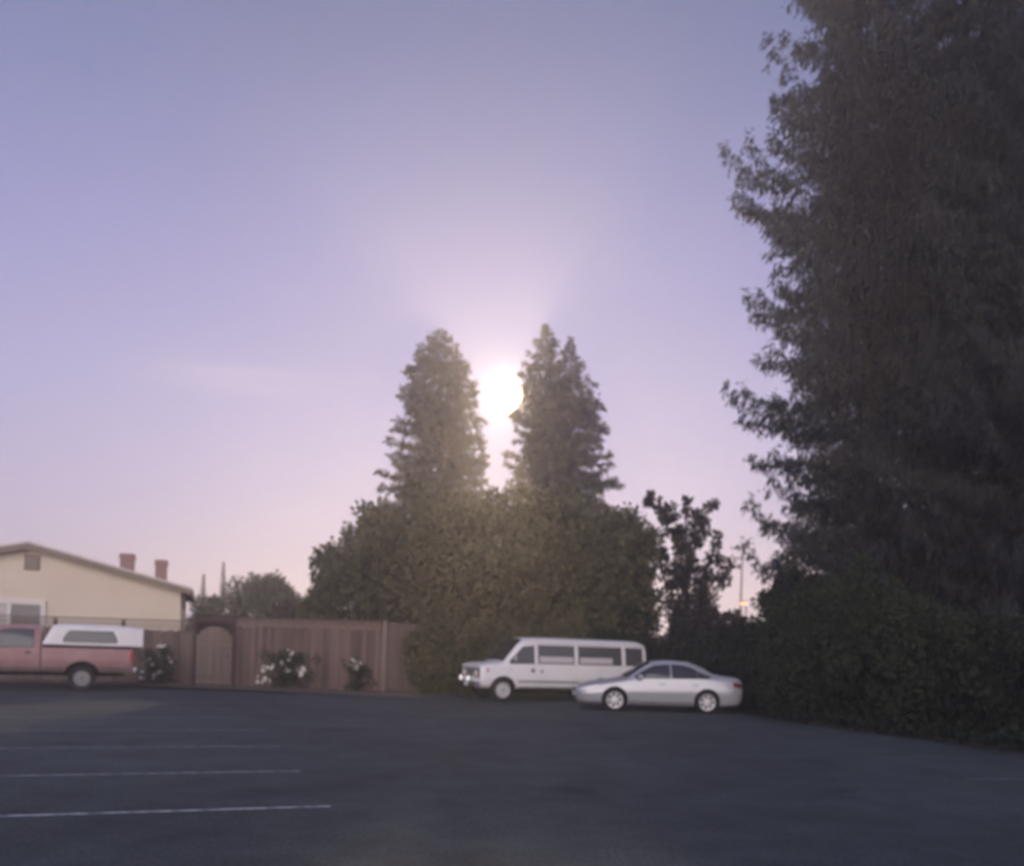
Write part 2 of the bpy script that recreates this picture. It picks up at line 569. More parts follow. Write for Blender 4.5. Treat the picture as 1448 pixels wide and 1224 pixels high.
def conifer(name, label, base, H, prof, leafm, nb=160, zmin=.08, step=.34, droop=.22, tip=.20, spray=(.42, .055), twig=.75, dens=5,
            hang=.35, group=None, trunk_r=.35, lean=(0, 0), barkm=None, jag=.28, keep=None, show_limbs=6, limb_r=.011):
    """a conifer: tapered trunk, branches with drooping then upturned ends, twigs full of needle sprays."""
    t = thing(name, label, 'tree', base, 0, group)
    bm = bmesh.new()
    zs = [-.2, H * .15, H * .4, H * .7, H]
    ax = lambda z: np.array([lean[0] * z / H, lean[1] * z / H])
    add_tube(bm, [(*ax(z), z) for z in zs], [trunk_r * 1.25, trunk_r, trunk_r * .72, trunk_r * .36, .02], 10)
    link('trunk', bm_mesh(bm, 'trunk', True), barkm or M_REDBARK, t)
    Ps, Ds, Ls, Ts = [], [], [], []
    order = rng.permutation(nb)
    for j in range(nb):
        q = (j + rng.random() * .9) / nb
        z = H * (zmin + (1.0 - zmin) * q)
        az = j * 2.39996 + rng.normal() * .35
        Lb = prof(z) * rng.uniform(1 - jag, 1 + jag * .7)
        Lb = max(Lb, .05)
        if keep is not None and not keep(z, az):
            continue
        n = max(3, int(Lb / step))
        s = np.linspace(.18, 1.0, n)
        h = np.array([math.cos(az), math.sin(az)])
        dr = droop * rng.uniform(.5, 1.5)
        tp = tip * rng.uniform(.4, 1.5)
        zz = z + Lb * (-dr * s ** 1.3 + tp * s ** 4)
        pts = np.column_stack([h[0] * s * Lb + ax(z)[0], h[1] * s * Lb + ax(z)[1], zz])
        btint = rng.uniform(.05, .85)
        fs = min(1.0, .30 + .70 * Lb / 1.5)
        up_ = max(0.0, .9 - Lb)
        if order[j] < show_limbs:
            idx = np.linspace(0, n - 1, 4).astype(int)
            pl = [(*ax(z), z)] + [tuple(pts[i]) for i in idx]
            rr = max(.012, limb_r * Lb)
            tube('limb', pl, [rr, rr * .8, rr * .6, rr * .35, rr * .12], barkm or M_REDBARK, t, 4)
        side = np.array([-h[1], h[0], 0.0])
        out = np.array([h[0], h[1], 0.0])
        for k in range(2):                                  # twigs on both sides of the branch
            sg = 1 if k else -1
            tl = twig * (1.05 - .6 * s) * min(1.0, Lb / 2.0 + .25) * rng.uniform(.6, 1.3, n)
            td = nrm(out[None] * rng.uniform(.3, 1.0, (n, 1)) + sg * side[None] * rng.uniform(.4, 1.1, (n, 1)) + np.array([0, 0, -1.0]) * (hang * rng.uniform(.2, 1.6, (n, 1))))
            m_ = dens
            r = rng.random((n, m_))
            P = pts[:, None, :] + td[:, None, :] * (tl[:, None] * r)[:, :, None] + rng.normal(size=(n, m_, 3)) * (.06 * fs)
            D = td[:, None, :] + rng.normal(size=(n, m_, 3)) * .45 + np.array([0, 0, -hang * .6 + up_ * 1.2])
            Ps.append(P.reshape(-1, 3)); Ds.append(D.reshape(-1, 3))
            Ls.append(fs * spray[0] * rng.uniform(.6, 1.3, n * m_))
            Ts.append(np.clip(btint * .65 + rng.uniform(0, .35, n * m_) + .12 * np.repeat(s, m_), 0, 1))
        # upturned tuft at the end
        m_ = 7
        Ps.append(pts[-1] + rng.normal(size=(m_, 3)) * .10)
        Ds.append(out[None] + rng.normal(size=(m_, 3)) * .45 + np.array([0, 0, .25 + up_ * 1.5]))
        Ls.append(fs * spray[0] * rng.uniform(.6, 1.2, m_)); Ts.append(np.full(m_, btint * .6 + .2))
    P = np.concatenate(Ps); D = np.concatenate(Ds); L = np.concatenate(Ls); T = np.concatenate(Ts)
    V, F, T = leaves(P, D, L, L * spray[1] / spray[0], T)
    V[:, 2] = np.maximum(V[:, 2], .05)
    link('crown', raw_mesh('crown', V, F, T), leafm, t)
    return t


def interp_prof(pts):
    xs = [p[0] for p in pts]; ys = [p[1] for p in pts]
    return lambda z: float(np.interp(z, xs, ys))


# ------------------------------------------------------------------ ground, lot, beds
def sheet(name, poly, z, m, thick=0.0):
    bm = bmesh.new()
    vs = [bm.verts.new((x, y, z)) for x, y in poly]
    f = bm.faces.new(vs)
    bmesh.ops.triangulate(bm, faces=[f])
    return link(name, bm_mesh(bm, name), m)


struct(sheet('ground', [(-230, -60), (230, -60), (230, 340), (-230, 340)], 0, M_DIRT))
LOT = [(-45, -40), (16, -40), (14, 0), (12, 9.5), (10.9, 13.2), (9.95, 16.3), (9.45, 18.0), (8.65, 19.6), (7.85, 21.8), (7.4, 24), (7.3, 27.5),
       (5.2, 31.2), (-1.6, 31.0), (-2.2, 29.2), (-2.9, 27.7), (-5.1, 28.1), (-7.7, 28.8), (-10.5, 29.0), (-45, 29.0)]
struct(sheet('parking_lot', LOT, .004, M_ASPHALT))
struct(sheet('planting_bed', [(-45, 29.0), (-10.5, 29.0), (-7.7, 28.8), (-5.1, 28.1), (-2.9, 27.7), (-2.2, 29.2), (-1.8, 31.2), (-45, 31.2)], .008, M_BED))
# low rough kerb between asphalt and bed
bm = bmesh.new()
kp = [(-45, 29.0), (-10.5, 29.0), (-7.7, 28.8), (-5.1, 28.1), (-2.9, 27.7)]
for (a, b) in zip(kp, kp[1:]):
    A, B = Vector((*a, 0)), Vector((*b, 0))
    d = B - A
    add_box(bm, (A + B) / 2 + Vector((0, 0, .045)), (d.length - .006, .13, .09), Matrix.Rotation(math.atan2(d.y, d.x), 4, 'Z'), .012)
struct(link('kerb', bm_mesh(bm, 'kerb'), M_KERB))

# painted stall lines, worn
M_PAINT = mat('worn_white_paint', (.55, .56, .58), rough=.8)
n, l = M_PAINT.node_tree.nodes, M_PAINT.node_tree.links
_t = n.new('ShaderNodeTexCoord')
_q = n.new('ShaderNodeTexNoise'); _q.inputs['Scale'].default_value = 5.0; _q.inputs['Detail'].default_value = 8; _q.inputs['Roughness'].default_value = .7
l.new(_t.outputs['Object'], _q.inputs[0])
_r = n.new('ShaderNodeMapRange'); _r.inputs[1].default_value, _r.inputs[2].default_value = .36, .56
l.new(_q.outputs['Fac'], _r.inputs[0])
_o = n.new('ShaderNodeObjectInfo')
_mm = n.new('ShaderNodeMath'); _mm.operation = 'MULTIPLY'
_sx = n.new('ShaderNodeSeparateColor')
l.new(_o.outputs['Color'], _sx.inputs[0])
l.new(_r.outputs[0], _mm.inputs[0]); l.new(_sx.outputs[0], _mm.inputs[1])
_x = n.new('ShaderNodeMix'); _x.data_type = 'RGBA'
_x.inputs[6].default_value = (.048, .061, .065, 1); _x.inputs[7].default_value = (.55, .57, .60, 1)
l.new(_mm.outputs[0], _x.inputs[0]); l.new(_x.outputs[2], n['Principled BSDF'].inputs['Base Color'])

A_LOT = R(19.2)
DL = Vector((math.cos(A_LOT), math.sin(A_LOT), 0))
ends = [(-1.79, 8.61), (-2.67, 10.92), (-3.64, 13.45), (-4.55, 15.90), (-5.5, 18.35), (-6.4, 20.80), (-7.3, 23.25)]
wear = [.66, .46, .34, .27, .23, .19, .16]
words_ = ['nearest of the row of painted lines', 'second from the camera', 'third from the camera', 'fourth, thin and faint',
          'fifth, hardly visible', 'sixth, almost worn away', 'last before the pickup, nearly gone']
for i, ((ex, ey), w) in enumerate(zip(ends, wear)):
    L_ = 5.6
    bm = bmesh.new()
    segs = [(-L_, 0)]
    side = Vector((-DL.y, DL.x, 0)) * .05
    for a, b in segs:
        vs = [bm.verts.new(DL * a - side), bm.verts.new(DL * b - side), bm.verts.new(DL * b + side), bm.verts.new(DL * a + side)]
        bm.faces.new(vs)
    o = link('parking_line', bm_mesh(bm, 'parking_line'), M_PAINT)
    o.location = (ex, ey, .008)
    o.color = (w, w, w, 1)
    tag(o, 'worn white stall line on the asphalt, ' + words_[i], 'parking line', 'painted stall lines on the left of the lot')
for (a, b), w, lab in [(((6.5, 12.1), (8.6, 12.65)), .16, 'short faint white line on the dark asphalt before the hedge, nearer one'),
                       (((6.1, 14.5), (7.6, 14.95)), .10, 'short faint white line on the dark asphalt before the hedge, farther one'),
                       (((-8.2, 28.2), (-7.5, 28.05)), .5, 'pale paint scrap at the kerb below the big white rose bush'),
                       (((-6.75, 27.3), (-6.1, 26.6)), .5, 'pale paint scrap on the asphalt right of the big rose bush')]:
    A, B = Vector((*a, 0)), Vector((*b, 0))
    d = (B - A).normalized(); s = Vector((-d.y, d.x, 0)) * .05
    bm = bmesh.new()
    bm.faces.new([bm.verts.new(-s), bm.verts.new(B - A - s), bm.verts.new(B - A + s), bm.verts.new(s)])
    o = link('parking_line', bm_mesh(bm, 'parking_line'), M_PAINT)
    o.location = (*a, .008); o.color = (w, w, w, 1)
    tag(o, lab, 'parking line')

# ------------------------------------------------------------------ haze
bm = bmesh.new()
add_box(bm, (0, 140, 12.5), (480, 420, 27.0))
me = bm_mesh(bm, 'haze')
hm = bpy.data.materials.new('haze_air')
hm.use_nodes = True
hn, hl = hm.node_tree.nodes, hm.node_tree.links
hn.clear()
pv = hn.new('ShaderNodeVolumePrincipled')
pv.inputs['Color'].default_value = (1.0, .95, .93, 1)
pv.inputs['Density'].default_value = .0037
pv.inputs['Anisotropy'].default_value = .70
ho = hn.new('ShaderNodeOutputMaterial')
hl.new(pv.outputs[0], ho.inputs['Volume'])
hz = link('haze', me, hm)
hz['kind'] = 'stuff'

# ------------------------------------------------------------------ house
GX, GY = -18.66, 32.63
HW, ZP, SL = 5.47, 5.02, .250
h = thing('house', 'cream stucco house with low gabled roof behind the fence', 'house', (GX, GY, 0), R(20))
bm = bmesh.new()
pf = [(-HW, 0), (HW, 0), (HW, ZP - SL * HW), (0, ZP), (-HW, ZP - SL * HW)]
va = [bm.verts.new((x, 0, z)) for x, z in pf]
vb = [bm.verts.new((x, 11, z)) for x, z in pf]
bm.faces.new(va); bm.faces.new(vb[::-1])
for i in range(5):
    j = (i + 1) % 5
    bm.faces.new((va[i], va[j], vb[j], vb[i]))
link('wall', bm_mesh(bm, 'wall'), M_WALL, h)
th = math.atan(SL)
ov = .30
for s in (-1, 1):
    Ls = (HW + .42) / math.cos(th)
    mid = Vector((s * (HW + .42) / 2, 5.5, ZP + .075 - SL * (HW + .42) / 2))
    rot = Matrix.Rotation(s * th, 4, 'Y')
    rf = link('roof', bm_mesh((lambda b: (add_box(b, mid, (Ls - .004, 11 + 2 * ov, .13), rot), b)[1])(bmesh.new()), 'roof'), M_ROOF, h)
    mid2 = mid + Vector((0, -5.5 - ov - .025, -.075))
    box('barge_board', mid2, (Ls - .004, .045, .20), M_TRIM, h, rot)
    mid3 = mid + Vector((0, -5.5 - ov - .025, .075))
    box('drip_edge', mid3, (Ls - .004, .06, .08), M_EDGE, h, rot)
    box('fascia', (s * (HW + .44), 5.5, ZP - SL * (HW + .42) + .02), (.05, 11 + 2 * ov, .2), M_TRIM, h)
    if s > 0:
        for cx, cw, ztop in ((3.13, .66, 5.33), (4.52, .56, 5.14)):
            rz = ZP + .14 - SL * cx
            y = 4.0
            bm = bmesh.new()
            add_box(bm, (cx, y, (rz - .5 + ztop - .22) / 2), (cw * .86, .6, ztop - .22 - rz + .5))
            M_BRICK = MATS.get('chimney_brick')
            if M_BRICK is None:
                M_BRICK = mat('chimney_brick', (.36, .19, .175), rough=.9)
                n, l = M_BRICK.node_tree.nodes, M_BRICK.node_tree.links
                tt = n.new('ShaderNodeTexCoord'); bt = n.new('ShaderNodeTexBrick')
                mp = n.new('ShaderNodeMapping'); mp.inputs['Rotation'].default_value = (R(90), 0, 0)
                l.new(tt.outputs['Object'], mp.inputs[0]); l.new(mp.outputs[0], bt.inputs[0])
                bt.inputs['Color1'].default_value = (.40, .20, .18, 1); bt.inputs['Color2'].default_value = (.32, .17, .16, 1)
                bt.inputs['Mortar'].default_value = (.45, .36, .33, 1)
                bt.inputs['Scale'].default_value = 4.5; bt.inputs['Mortar Size'].default_value = .02
                l.new(bt.outputs[0], n['Principled BSDF'].inputs['Base Color'])
            ch = link('chimney', bm_mesh(bm, 'chimney'), M_BRICK, rf)
            bm = bmesh.new()
            add_box(bm, (cx, y, ztop - .165), (cw, .72, .11))
            add_box(bm, (cx, y, ztop - .055), (cw * .9, .64, .11))
            link('chimney_cap', bm_mesh(bm, 'chimney_cap'), M_BRICK, rf)
# gable vent with slats
v = box('gable_vent', (.1, -.02, 4.42), (.54, .04, .60), M_TRIM, h)
for k in range(6):
    box('slat', (.1, -.055, 4.19 + k * .092), (.46, .03, .085), M_VENT, v, Matrix.Rotation(R(28), 4, 'X'))
# window
wf = bmesh.new()
x0, x1, z0, z1 = -2.55, .62, 1.25, 2.98
for c, s in (((x0 + .06, -.04, (z0 + z1) / 2), (.12, .08, z1 - z0)), ((x1 - .09, -.04, (z0 + z1) / 2), (.18, .08, z1 - z0)),
             (((x0 + x1) / 2 - .03, -.04, z1 - .09), (x1 - x0 - .304, .08, .18)), (((x0 + x1) / 2 - .03, -.04, z0 + .06), (x1 - x0 - .304, .08, .12)),
             ((-.62, -.035, (z0 + z1) / 2 - .03), (.13, .07, z1 - z0 - .304))):
    add_box(wf, c, s)
fr = link('window', bm_mesh(wf, 'window'), M_FRAME, h)
box('pane', (-.06, -.012, 2.085), (.98, .02, 1.40), M_GLASS2, fr)
box('pane', (-1.56, -.012, 2.085), (1.75, .02, 1.40), M_CURTAIN, fr)['label'] = 'pane with a pale curtain drawn behind it'

# ------------------------------------------------------------------ fences and gate
FY = 30.5
plank_meshes = []
for k in range(4):
    b = bmesh.new()
    add_box(b, (0, 0, .5), (.1462 - .0004 * k, .02, 1.0), None, .003)
    plank_meshes.append(bm_mesh(b, 'plank'))


def fence_run(t, xa, xb, y0, zlo, zhi, m, step=.145, skew=0.0):
    nn = int(round((xb - xa) / step))
    step = (xb - xa) / nn
    for i in range(nn):
        me = plank_meshes[random.randrange(4)]
        if not me.materials:
            me.materials.append(M_PLANK)
        o = bpy.data.objects.new('plank', me)
        COL.objects.link(o)
        o.parent = t
        o.location = (xa + step * (i + .5) - t.location.x, y0 + (.0075 if i % 2 else -.0075) + random.uniform(-.003, .003) - t.location.y, zlo + random.uniform(-.015, .01))
        o.scale = (1, 1, zhi - zlo + random.uniform(-.02, .012))
        o.rotation_euler = (random.gauss(0, .003), random.gauss(0, .0015), 0)
        o.material_slots[0].link = 'OBJECT'
        o.material_slots[0].material = m


f1 = thing('wooden_fence', 'grey brown plank fence with open slat top behind the red pickup', 'fence', (-16.5, FY, 0))
fence_run(f1, -21.5, -11.45, FY, .04, 1.96, M_PLANK2)
for k in range(3):
    box('slat', (.02, .0, 2.03 + k * .085), (10.0, .022, .035), M_PLANK2, f1)
for xx in np.arange(-21.4, -11.3, 2.46):
    box('post', (xx + 16.5, .075, 1.13), (.10, .10, 2.26), M_PLANK2, f1)
box('cap_rail', (.02, .03, 2.30), (10.02, .14, .045), M_PLANK2, f1)
for z in (.4, 1.7):
    box('rail', (.02, .045, z), (10.0, .04, .09), M_PLANK2, f1)

f2 = thing('wooden_fence', 'reddish plank fence with boarded top band behind the white roses', 'fence', (-7, FY, 0))
fence_run(f2, -9.95, -4.65, FY, .04, 2.17, M_PLANK)
for k in range(2):
    box('board', (-.335, -.012, 2.255 + k * .152), (5.2, .025, .146), M_PLANK, f2)
for xx in (-9.9, -7.3):
    box('post', (xx + 7, .075, 1.22), (.10, .10, 2.44), M_PLANK, f2)
box('cap_rail', (-.335, .02, 2.505), (5.24, .16, .045), M_PLANK, f2)
for z in (.4, 1.8):
    box('rail', (-.335, .045, z), (5.2, .04, .09), M_PLANK, f2)
box('post', (2.42, -.01, 1.27), (.15, .14, 2.54), M_GATEP, f2)['label'] = 'thicker pale corner post'

f3 = thing('wooden_fence', 'short brown plank fence running into the bushes right of the pale post', 'fence', (-3.6, FY, 0))
fence_run(f3, -4.52, -2.65, FY + .03, .04, 2.46, M_PLANK2)
for z in (.4, 1.4, 2.2):
    box('rail', (.05, .075, z), (1.8, .04, .09), M_PLANK2, f3)

g = thing('garden_gate', 'round topped plank gate under a dark beam in the fence', 'gate', (-10.68, FY, 0))
for s in (-1, 1):
    box('post', (s * .70, .0, 1.24), (.13, .13, 2.48), M_DKWOOD, g)
box('header_beam', (0, 0, 2.52), (1.72, .16, .10), M_DKWOOD, g)
box('header_beam', (0, 0, 2.36), (1.26, .08, .14), M_DKWOOD, g)
box('lattice_panel', (0, .35, 1.9), (1.5, .05, 1.1), M_DKWOOD, g)
for i in range(9):
    x = -.58 + i * .145
    z = 1.55 + math.sqrt(max(0, .68 ** 2 - x * x)) * .90 - .02
    me = plank_meshes[i % 4]
    o = bpy.data.objects.new('plank', me); COL.objects.link(o); o.parent = g
    o.location = (x, -.05, .08); o.scale = (1, 1.2, z - .08)
    o.material_slots[0].link = 'OBJECT'; o.material_slots[0].material = M_GATEP
for z in (.35, 1.5):
    box('brace', (0, -.075, z), (1.28, .025, .10), M_GATEP, g)
box('latch', (.5, -.085, 1.1), (.10, .03, .06), M_BLACK, g)

# globe lamp on the fence beside the gate
gl = thing('globe_lamp', 'small white globe lamp on the fence left of the gate', 'lamp', (-11.6, FY - .02, 2.3245))
bm = bmesh.new()
bmesh.ops.create_uvsphere(bm, u_segments=14, v_segments=10, radius=.13, matrix=Matrix.Translation((0, 0, .22)))
link('globe', bm_mesh(bm, 'globe', True), mat('opal_glass', (.85, .82, .82), rough=.25), gl)
tube('stem', [(0, 0, 0), (0, 0, .11)], .035, M_BLACK, gl)


# ------------------------------------------------------------------ vehicles
def pchip(xs, ys, xq):
    xs = np.asarray(xs, float); ys = np.asarray(ys, float)
    hh = np.diff(xs); dl = np.diff(ys) / hh
    m_ = np.zeros(len(xs))
    m_[0], m_[-1] = dl[0], dl[-1]
    for i in range(1, len(xs) - 1):
        if dl[i - 1] * dl[i] <= 0:
            m_[i] = 0
        else:
            w1, w2 = 2 * hh[i] + hh[i - 1], hh[i] + 2 * hh[i - 1]
            m_[i] = (w1 + w2) / (w1 / dl[i - 1] + w2 / dl[i])
    i = np.clip(np.searchsorted(xs, xq) - 1, 0, len(xs) - 2)
    t = (xq - xs[i]) / hh[i]
    return ((2 * t**3 - 3 * t**2 + 1) * ys[i] + (t**3 - 2 * t**2 + t) * hh[i] * m_[i] + (-2 * t**3 + 3 * t**2) * ys[i + 1] + (t**3 - t**2) * hh[i] * m_[i + 1])


class Loft:
    """half sections (y,z) from bottom centre to top centre at stations along x."""
    def __init__(self, stations, sub=4, nx=70, tight=.55):
        self.x = [s[0] for s in stations]
        self.S = np.array([s[1] for s in stations], float)      # (ns, k, 2)
        self.sub, self.nx, self.tight = sub, nx, tight

    def section(self, x):
        k = self.S.shape[1]
        C = np.empty((k, 2))
        for i in range(k):
            for j in range(2):
                C[i, j] = pchip(self.x, self.S[:, i, j], np.array([x]))[0]
        out = []
        for i in range(k - 1):
            p0, p1, p2, p3 = C[max(i - 1, 0)], C[i], C[i + 1], C[min(i + 2, k - 1)]
            m1, m2 = (p2 - p0) * .5 * self.tight, (p3 - p1) * .5 * self.tight
            d = np.linalg.norm(p2 - p1)
            for m_ in (m1, m2):
                ln = np.linalg.norm(m_)
                if ln > d:
                    m_ *= d / ln
            for q in range(self.sub):
                t = q / self.sub
                out.append((2*t**3-3*t**2+1)*p1 + (t**3-2*t**2+t)*m1 + (-2*t**3+3*t**2)*p2 + (t**3-t**2)*m2)
        out.append(C[-1])
        return np.array(out)

    def mesh(self, name, ox):
        xs = np.unique(np.concatenate([np.linspace(self.x[0], self.x[-1], self.nx), self.x]))
        secs = [self.section(x) for x in xs]
        bm = bmesh.new()
        rings = []
        for x, s in zip(xs, secs):
            r_ = [bm.verts.new((x - ox, y, z)) for y, z in s]
            r_ += [bm.verts.new((x - ox, -y, z)) for y, z in s[-2:0:-1]]
            rings.append(r_)
        nn = len(rings[0])
        for a, b in zip(rings, rings[1:]):
            for i in range(nn):
                bm.faces.new((a[i], a[(i + 1) % nn], b[(i + 1) % nn], b[i]))
        bm.faces.new(rings[0]); bm.faces.new(rings[-1][::-1])
        return bm_mesh(bm, name, True, 32)

    def y_at(self, x, z, lo):
        s = self.section(x)[lo * self.sub:]
        # descending scan for first crossing above z
        zs, ys = s[:, 1], s[:, 0]
        for i in range(len(zs) - 1):
            if zs[i] <= z <= zs[i + 1]:
                t = (z - zs[i]) / max(1e-9, zs[i + 1] - zs[i])
                return ys[i] + t * (ys[i + 1] - ys[i])
        return ys[0] if z < zs[0] else ys[-1]

    def z_at(self, x, y, lo):
        s = self.section(x)[lo * self.sub:]
        return float(np.interp(y, s[::-1, 0], s[::-1, 1]))


def side_patch(lf, lo, ox, lower, upper, side, off=.006, nx=14, nz=5):
    """a pane that follows the body side; lower/upper: (x,z) polylines over the same x range."""
    xs = np.linspace(lower[0][0], lower[-1][0], nx)
    lz = np.interp(xs, [p[0] for p in lower], [p[1] for p in lower])
    uz = np.interp(xs, [p[0] for p in upper], [p[1] for p in upper])
    bm = bmesh.new()
    grid = []
    for x, a, b in zip(xs, lz, uz):
        grid.append([bm.verts.new((x - ox, side * (lf.y_at(x, a + (b - a) * k / nz, lo) + off), a + (b - a) * k / nz)) for k in range(nz + 1)])
    for a, b in zip(grid, grid[1:]):
        for k in range(nz):
            bm.faces.new((a[k], b[k], b[k + 1], a[k + 1]))
    me = bm_mesh(bm, 'patch', True)
    if me.polygons[0].normal.y * side < 0:
        me.flip_normals()
    return me


def grow(lower, upper, d=.022):
    lo = [(p[0], p[1] - d) for p in lower]; up = [(p[0], p[1] + d) for p in upper]
    lo[0] = (lo[0][0] - d, lo[0][1]); up[0] = (up[0][0] - d, up[0][1]); lo[-1] = (lo[-1][0] + d, lo[-1][1]); up[-1] = (up[-1][0] + d, up[-1][1])
    return lo, up


def top_patch(lf, lo, ox, xa, xb, wa, wb, off=.008, nx=8, ny=10, inset=None):
    bm = bmesh.new()
    grid = []
    for i in range(nx + 1):
        x = xa + (xb - xa) * i / nx
        w = wa + (wb - wa) * i / nx
        row = []
        for k in range(ny + 1):
            y = -w + 2 * w * k / ny
            z = lf.z_at(x, abs(y), lo)
            dz = (lf.z_at(x + .03, abs(y), lo) - lf.z_at(x - .03, abs(y), lo)) / .06
            nl = math.hypot(1, dz)
            row.append(bm.verts.new((x - ox - dz / nl * off, y, z + off / nl)))
        grid.append(row)
    for a, b in zip(grid, grid[1:]):
        for k in range(ny):
            bm.faces.new((a[k], a[k + 1], b[k + 1], b[k]))
    return bm_mesh(bm, 'patch', True)


def cut_arches(body, wells, yin, yout):
    """wheel arches cut out of the closed body; the cut faces take the dark well material."""
    bm = bmesh.new()
    for (x, z, r_) in wells:
        for s in (-1, 1):
            b2 = bmesh.new()
            add_lathe_y(b2, [(0, yin * s), (r_, yin * s), (r_, yout * s), (0, yout * s)], 28, (x, 0, z))
            tmp = bm_mesh(b2, 'tmp')
            bm.from_mesh(tmp)
            bpy.data.meshes.remove(tmp)
    cm = bm_mesh(bm, 'cutter')
    cm.materials.append(M_WELL)
    co = bpy.data.objects.new('cutter', cm)
    COL.objects.link(co)
    co.parent = body.parent
    md = body.modifiers.new('arches', 'BOOLEAN')
    md.operation = 'DIFFERENCE'; md.object = co; md.solver = 'EXACT'; md.material_mode = 'TRANSFER'
    bpy.context.view_layer.update()
    dg = bpy.context.evaluated_depsgraph_get()
    nm = bpy.data.meshes.new_from_object(body.evaluated_get(dg), depsgraph=dg)
    body.modifiers.clear()
    body.data = nm
    nm.set_sharp_from_angle(angle=R(32))
    bpy.data.objects.remove(co)


def wheel(parent, x, y, r_, wd, side, rimm, spokes=0, rim_frac=.68, steer=0.0):
    hub = bmesh.new()
    add_lathe_y(hub, [(0, -wd * .35), (r_ * rim_frac * .96, -wd * .35), (r_ * rim_frac * .96, wd * .30), (0, wd * .30)], 24)
    w = link('wheel', bm_mesh(hub, 'wheel'), M_BLACK, parent)
    w.location = (x, y, r_)
    w.rotation_euler = (0, 0, (0 if side > 0 else PI) + steer)
    b = bmesh.new()
    ri = r_ * rim_frac
    add_lathe_y(b, [(ri, -wd * .5), (r_ * .93, -wd * .5), (r_ * .985, -wd * .42), (r_, -wd * .2), (r_, wd * .2), (r_ * .985, wd * .42), (r_ * .93, wd * .5), (ri * 1.02, wd * .47), (ri, wd * .40), (ri, -wd * .5)], 32)
    link('tyre', bm_mesh(b, 'tyre', True, 40), M_RUBBER, w)
    b = bmesh.new()
    add_lathe_y(b, [(ri * .985, wd * .30), (ri * .985, wd * .46), (ri * .86, wd * .44), (ri * .82, wd * .34), (ri * .82, wd * .305)], 32)
    if spokes:
        for k in range(spokes):
            a = 2 * PI * k / spokes
            m_ = Matrix.Rotation(a, 4, 'Y')
            add_box(b, m_ @ Vector((ri * .52, wd * .37, 0)), (ri * .72, wd * .10, ri * .27), m_, .006)
        add_lathe_y(b, [(ri * .24, wd * .30), (ri * .24, wd * .44), (ri * .14, wd * .46), (0, wd * .46)], 20)
    else:
        add_lathe_y(b, [(ri * .82, wd * .32), (ri * .6, wd * .40), (ri * .36, wd * .36), (ri * .30, wd * .36), (ri * .26, wd * .48), (0, wd * .48)], 24)
    link('rim', bm_mesh(b, 'rim', True, 40), rimm, w)
    if not spokes:
        b = bmesh.new()
        for k in range(8):
            a = 2 * PI * k / 8
            add_lathe_y(b, [(ri * .075, wd * .36), (ri * .075, wd * .405), (0, wd * .405)], 8, (ri * .66 * math.cos(a), 0, ri * .66 * math.sin(a)))
        link('rim_slots', bm_mesh(b, 'rim_slots'), M_BLACK, w)
        b = bmesh.new()
        add_lathe_y(b, [(ri * .14, wd * .48), (ri * .14, wd * .50), (0, wd * .50)], 14)
        link('centre_cap', bm_mesh(b, 'centre_cap'), M_BLACK, w)
    return w


def windows(t, lf, lo, ox, specs, glass, trim=M_BLACK, name='window'):
    for (lower, upper) in specs:
        for s in (-1, 1):
            gl_, gu = grow(lower, upper)
            o = link(name, side_patch(lf, lo, ox, gl_, gu, s, .004), trim, t)
            link('pane', side_patch(lf, lo, ox, lower, upper, s, .009), glass, o)


def strip(t, name, lf, lo, ox, xa, xb, z0, z1, m, off=.005, nx=16):
    for s in (-1, 1):
        link(name, side_patch(lf, lo, ox, [(xa, z0), (xb, z0)], [(xa, z1), (xb, z1)], s, off, nx, 2), m, t)


def lens(name, t, c, r_, m, d=.04, axis_x=-1):
    b = bmesh.new()
    add_lathe_y(b, [(r_, 0), (r_ * .96, d * .5), (r_ * .7, d * .85), (0, d)], 18)
    for v in b.verts:
        v.co = Matrix.Rotation(R(90) if axis_x < 0 else R(-90), 4, 'Z') @ v.co
        v.co += Vector(c)
    return link(name, bm_mesh(b, name, True, 60), m, t)


def hp(zb, wb, wm, zm, ws, zs, p5, p6, p7, zt):
    return [(0, zb), (wb * .85, zb), (wb, zb + .07), (wm, zm), (ws, zs), p5, p6, p7, (0, zt)]


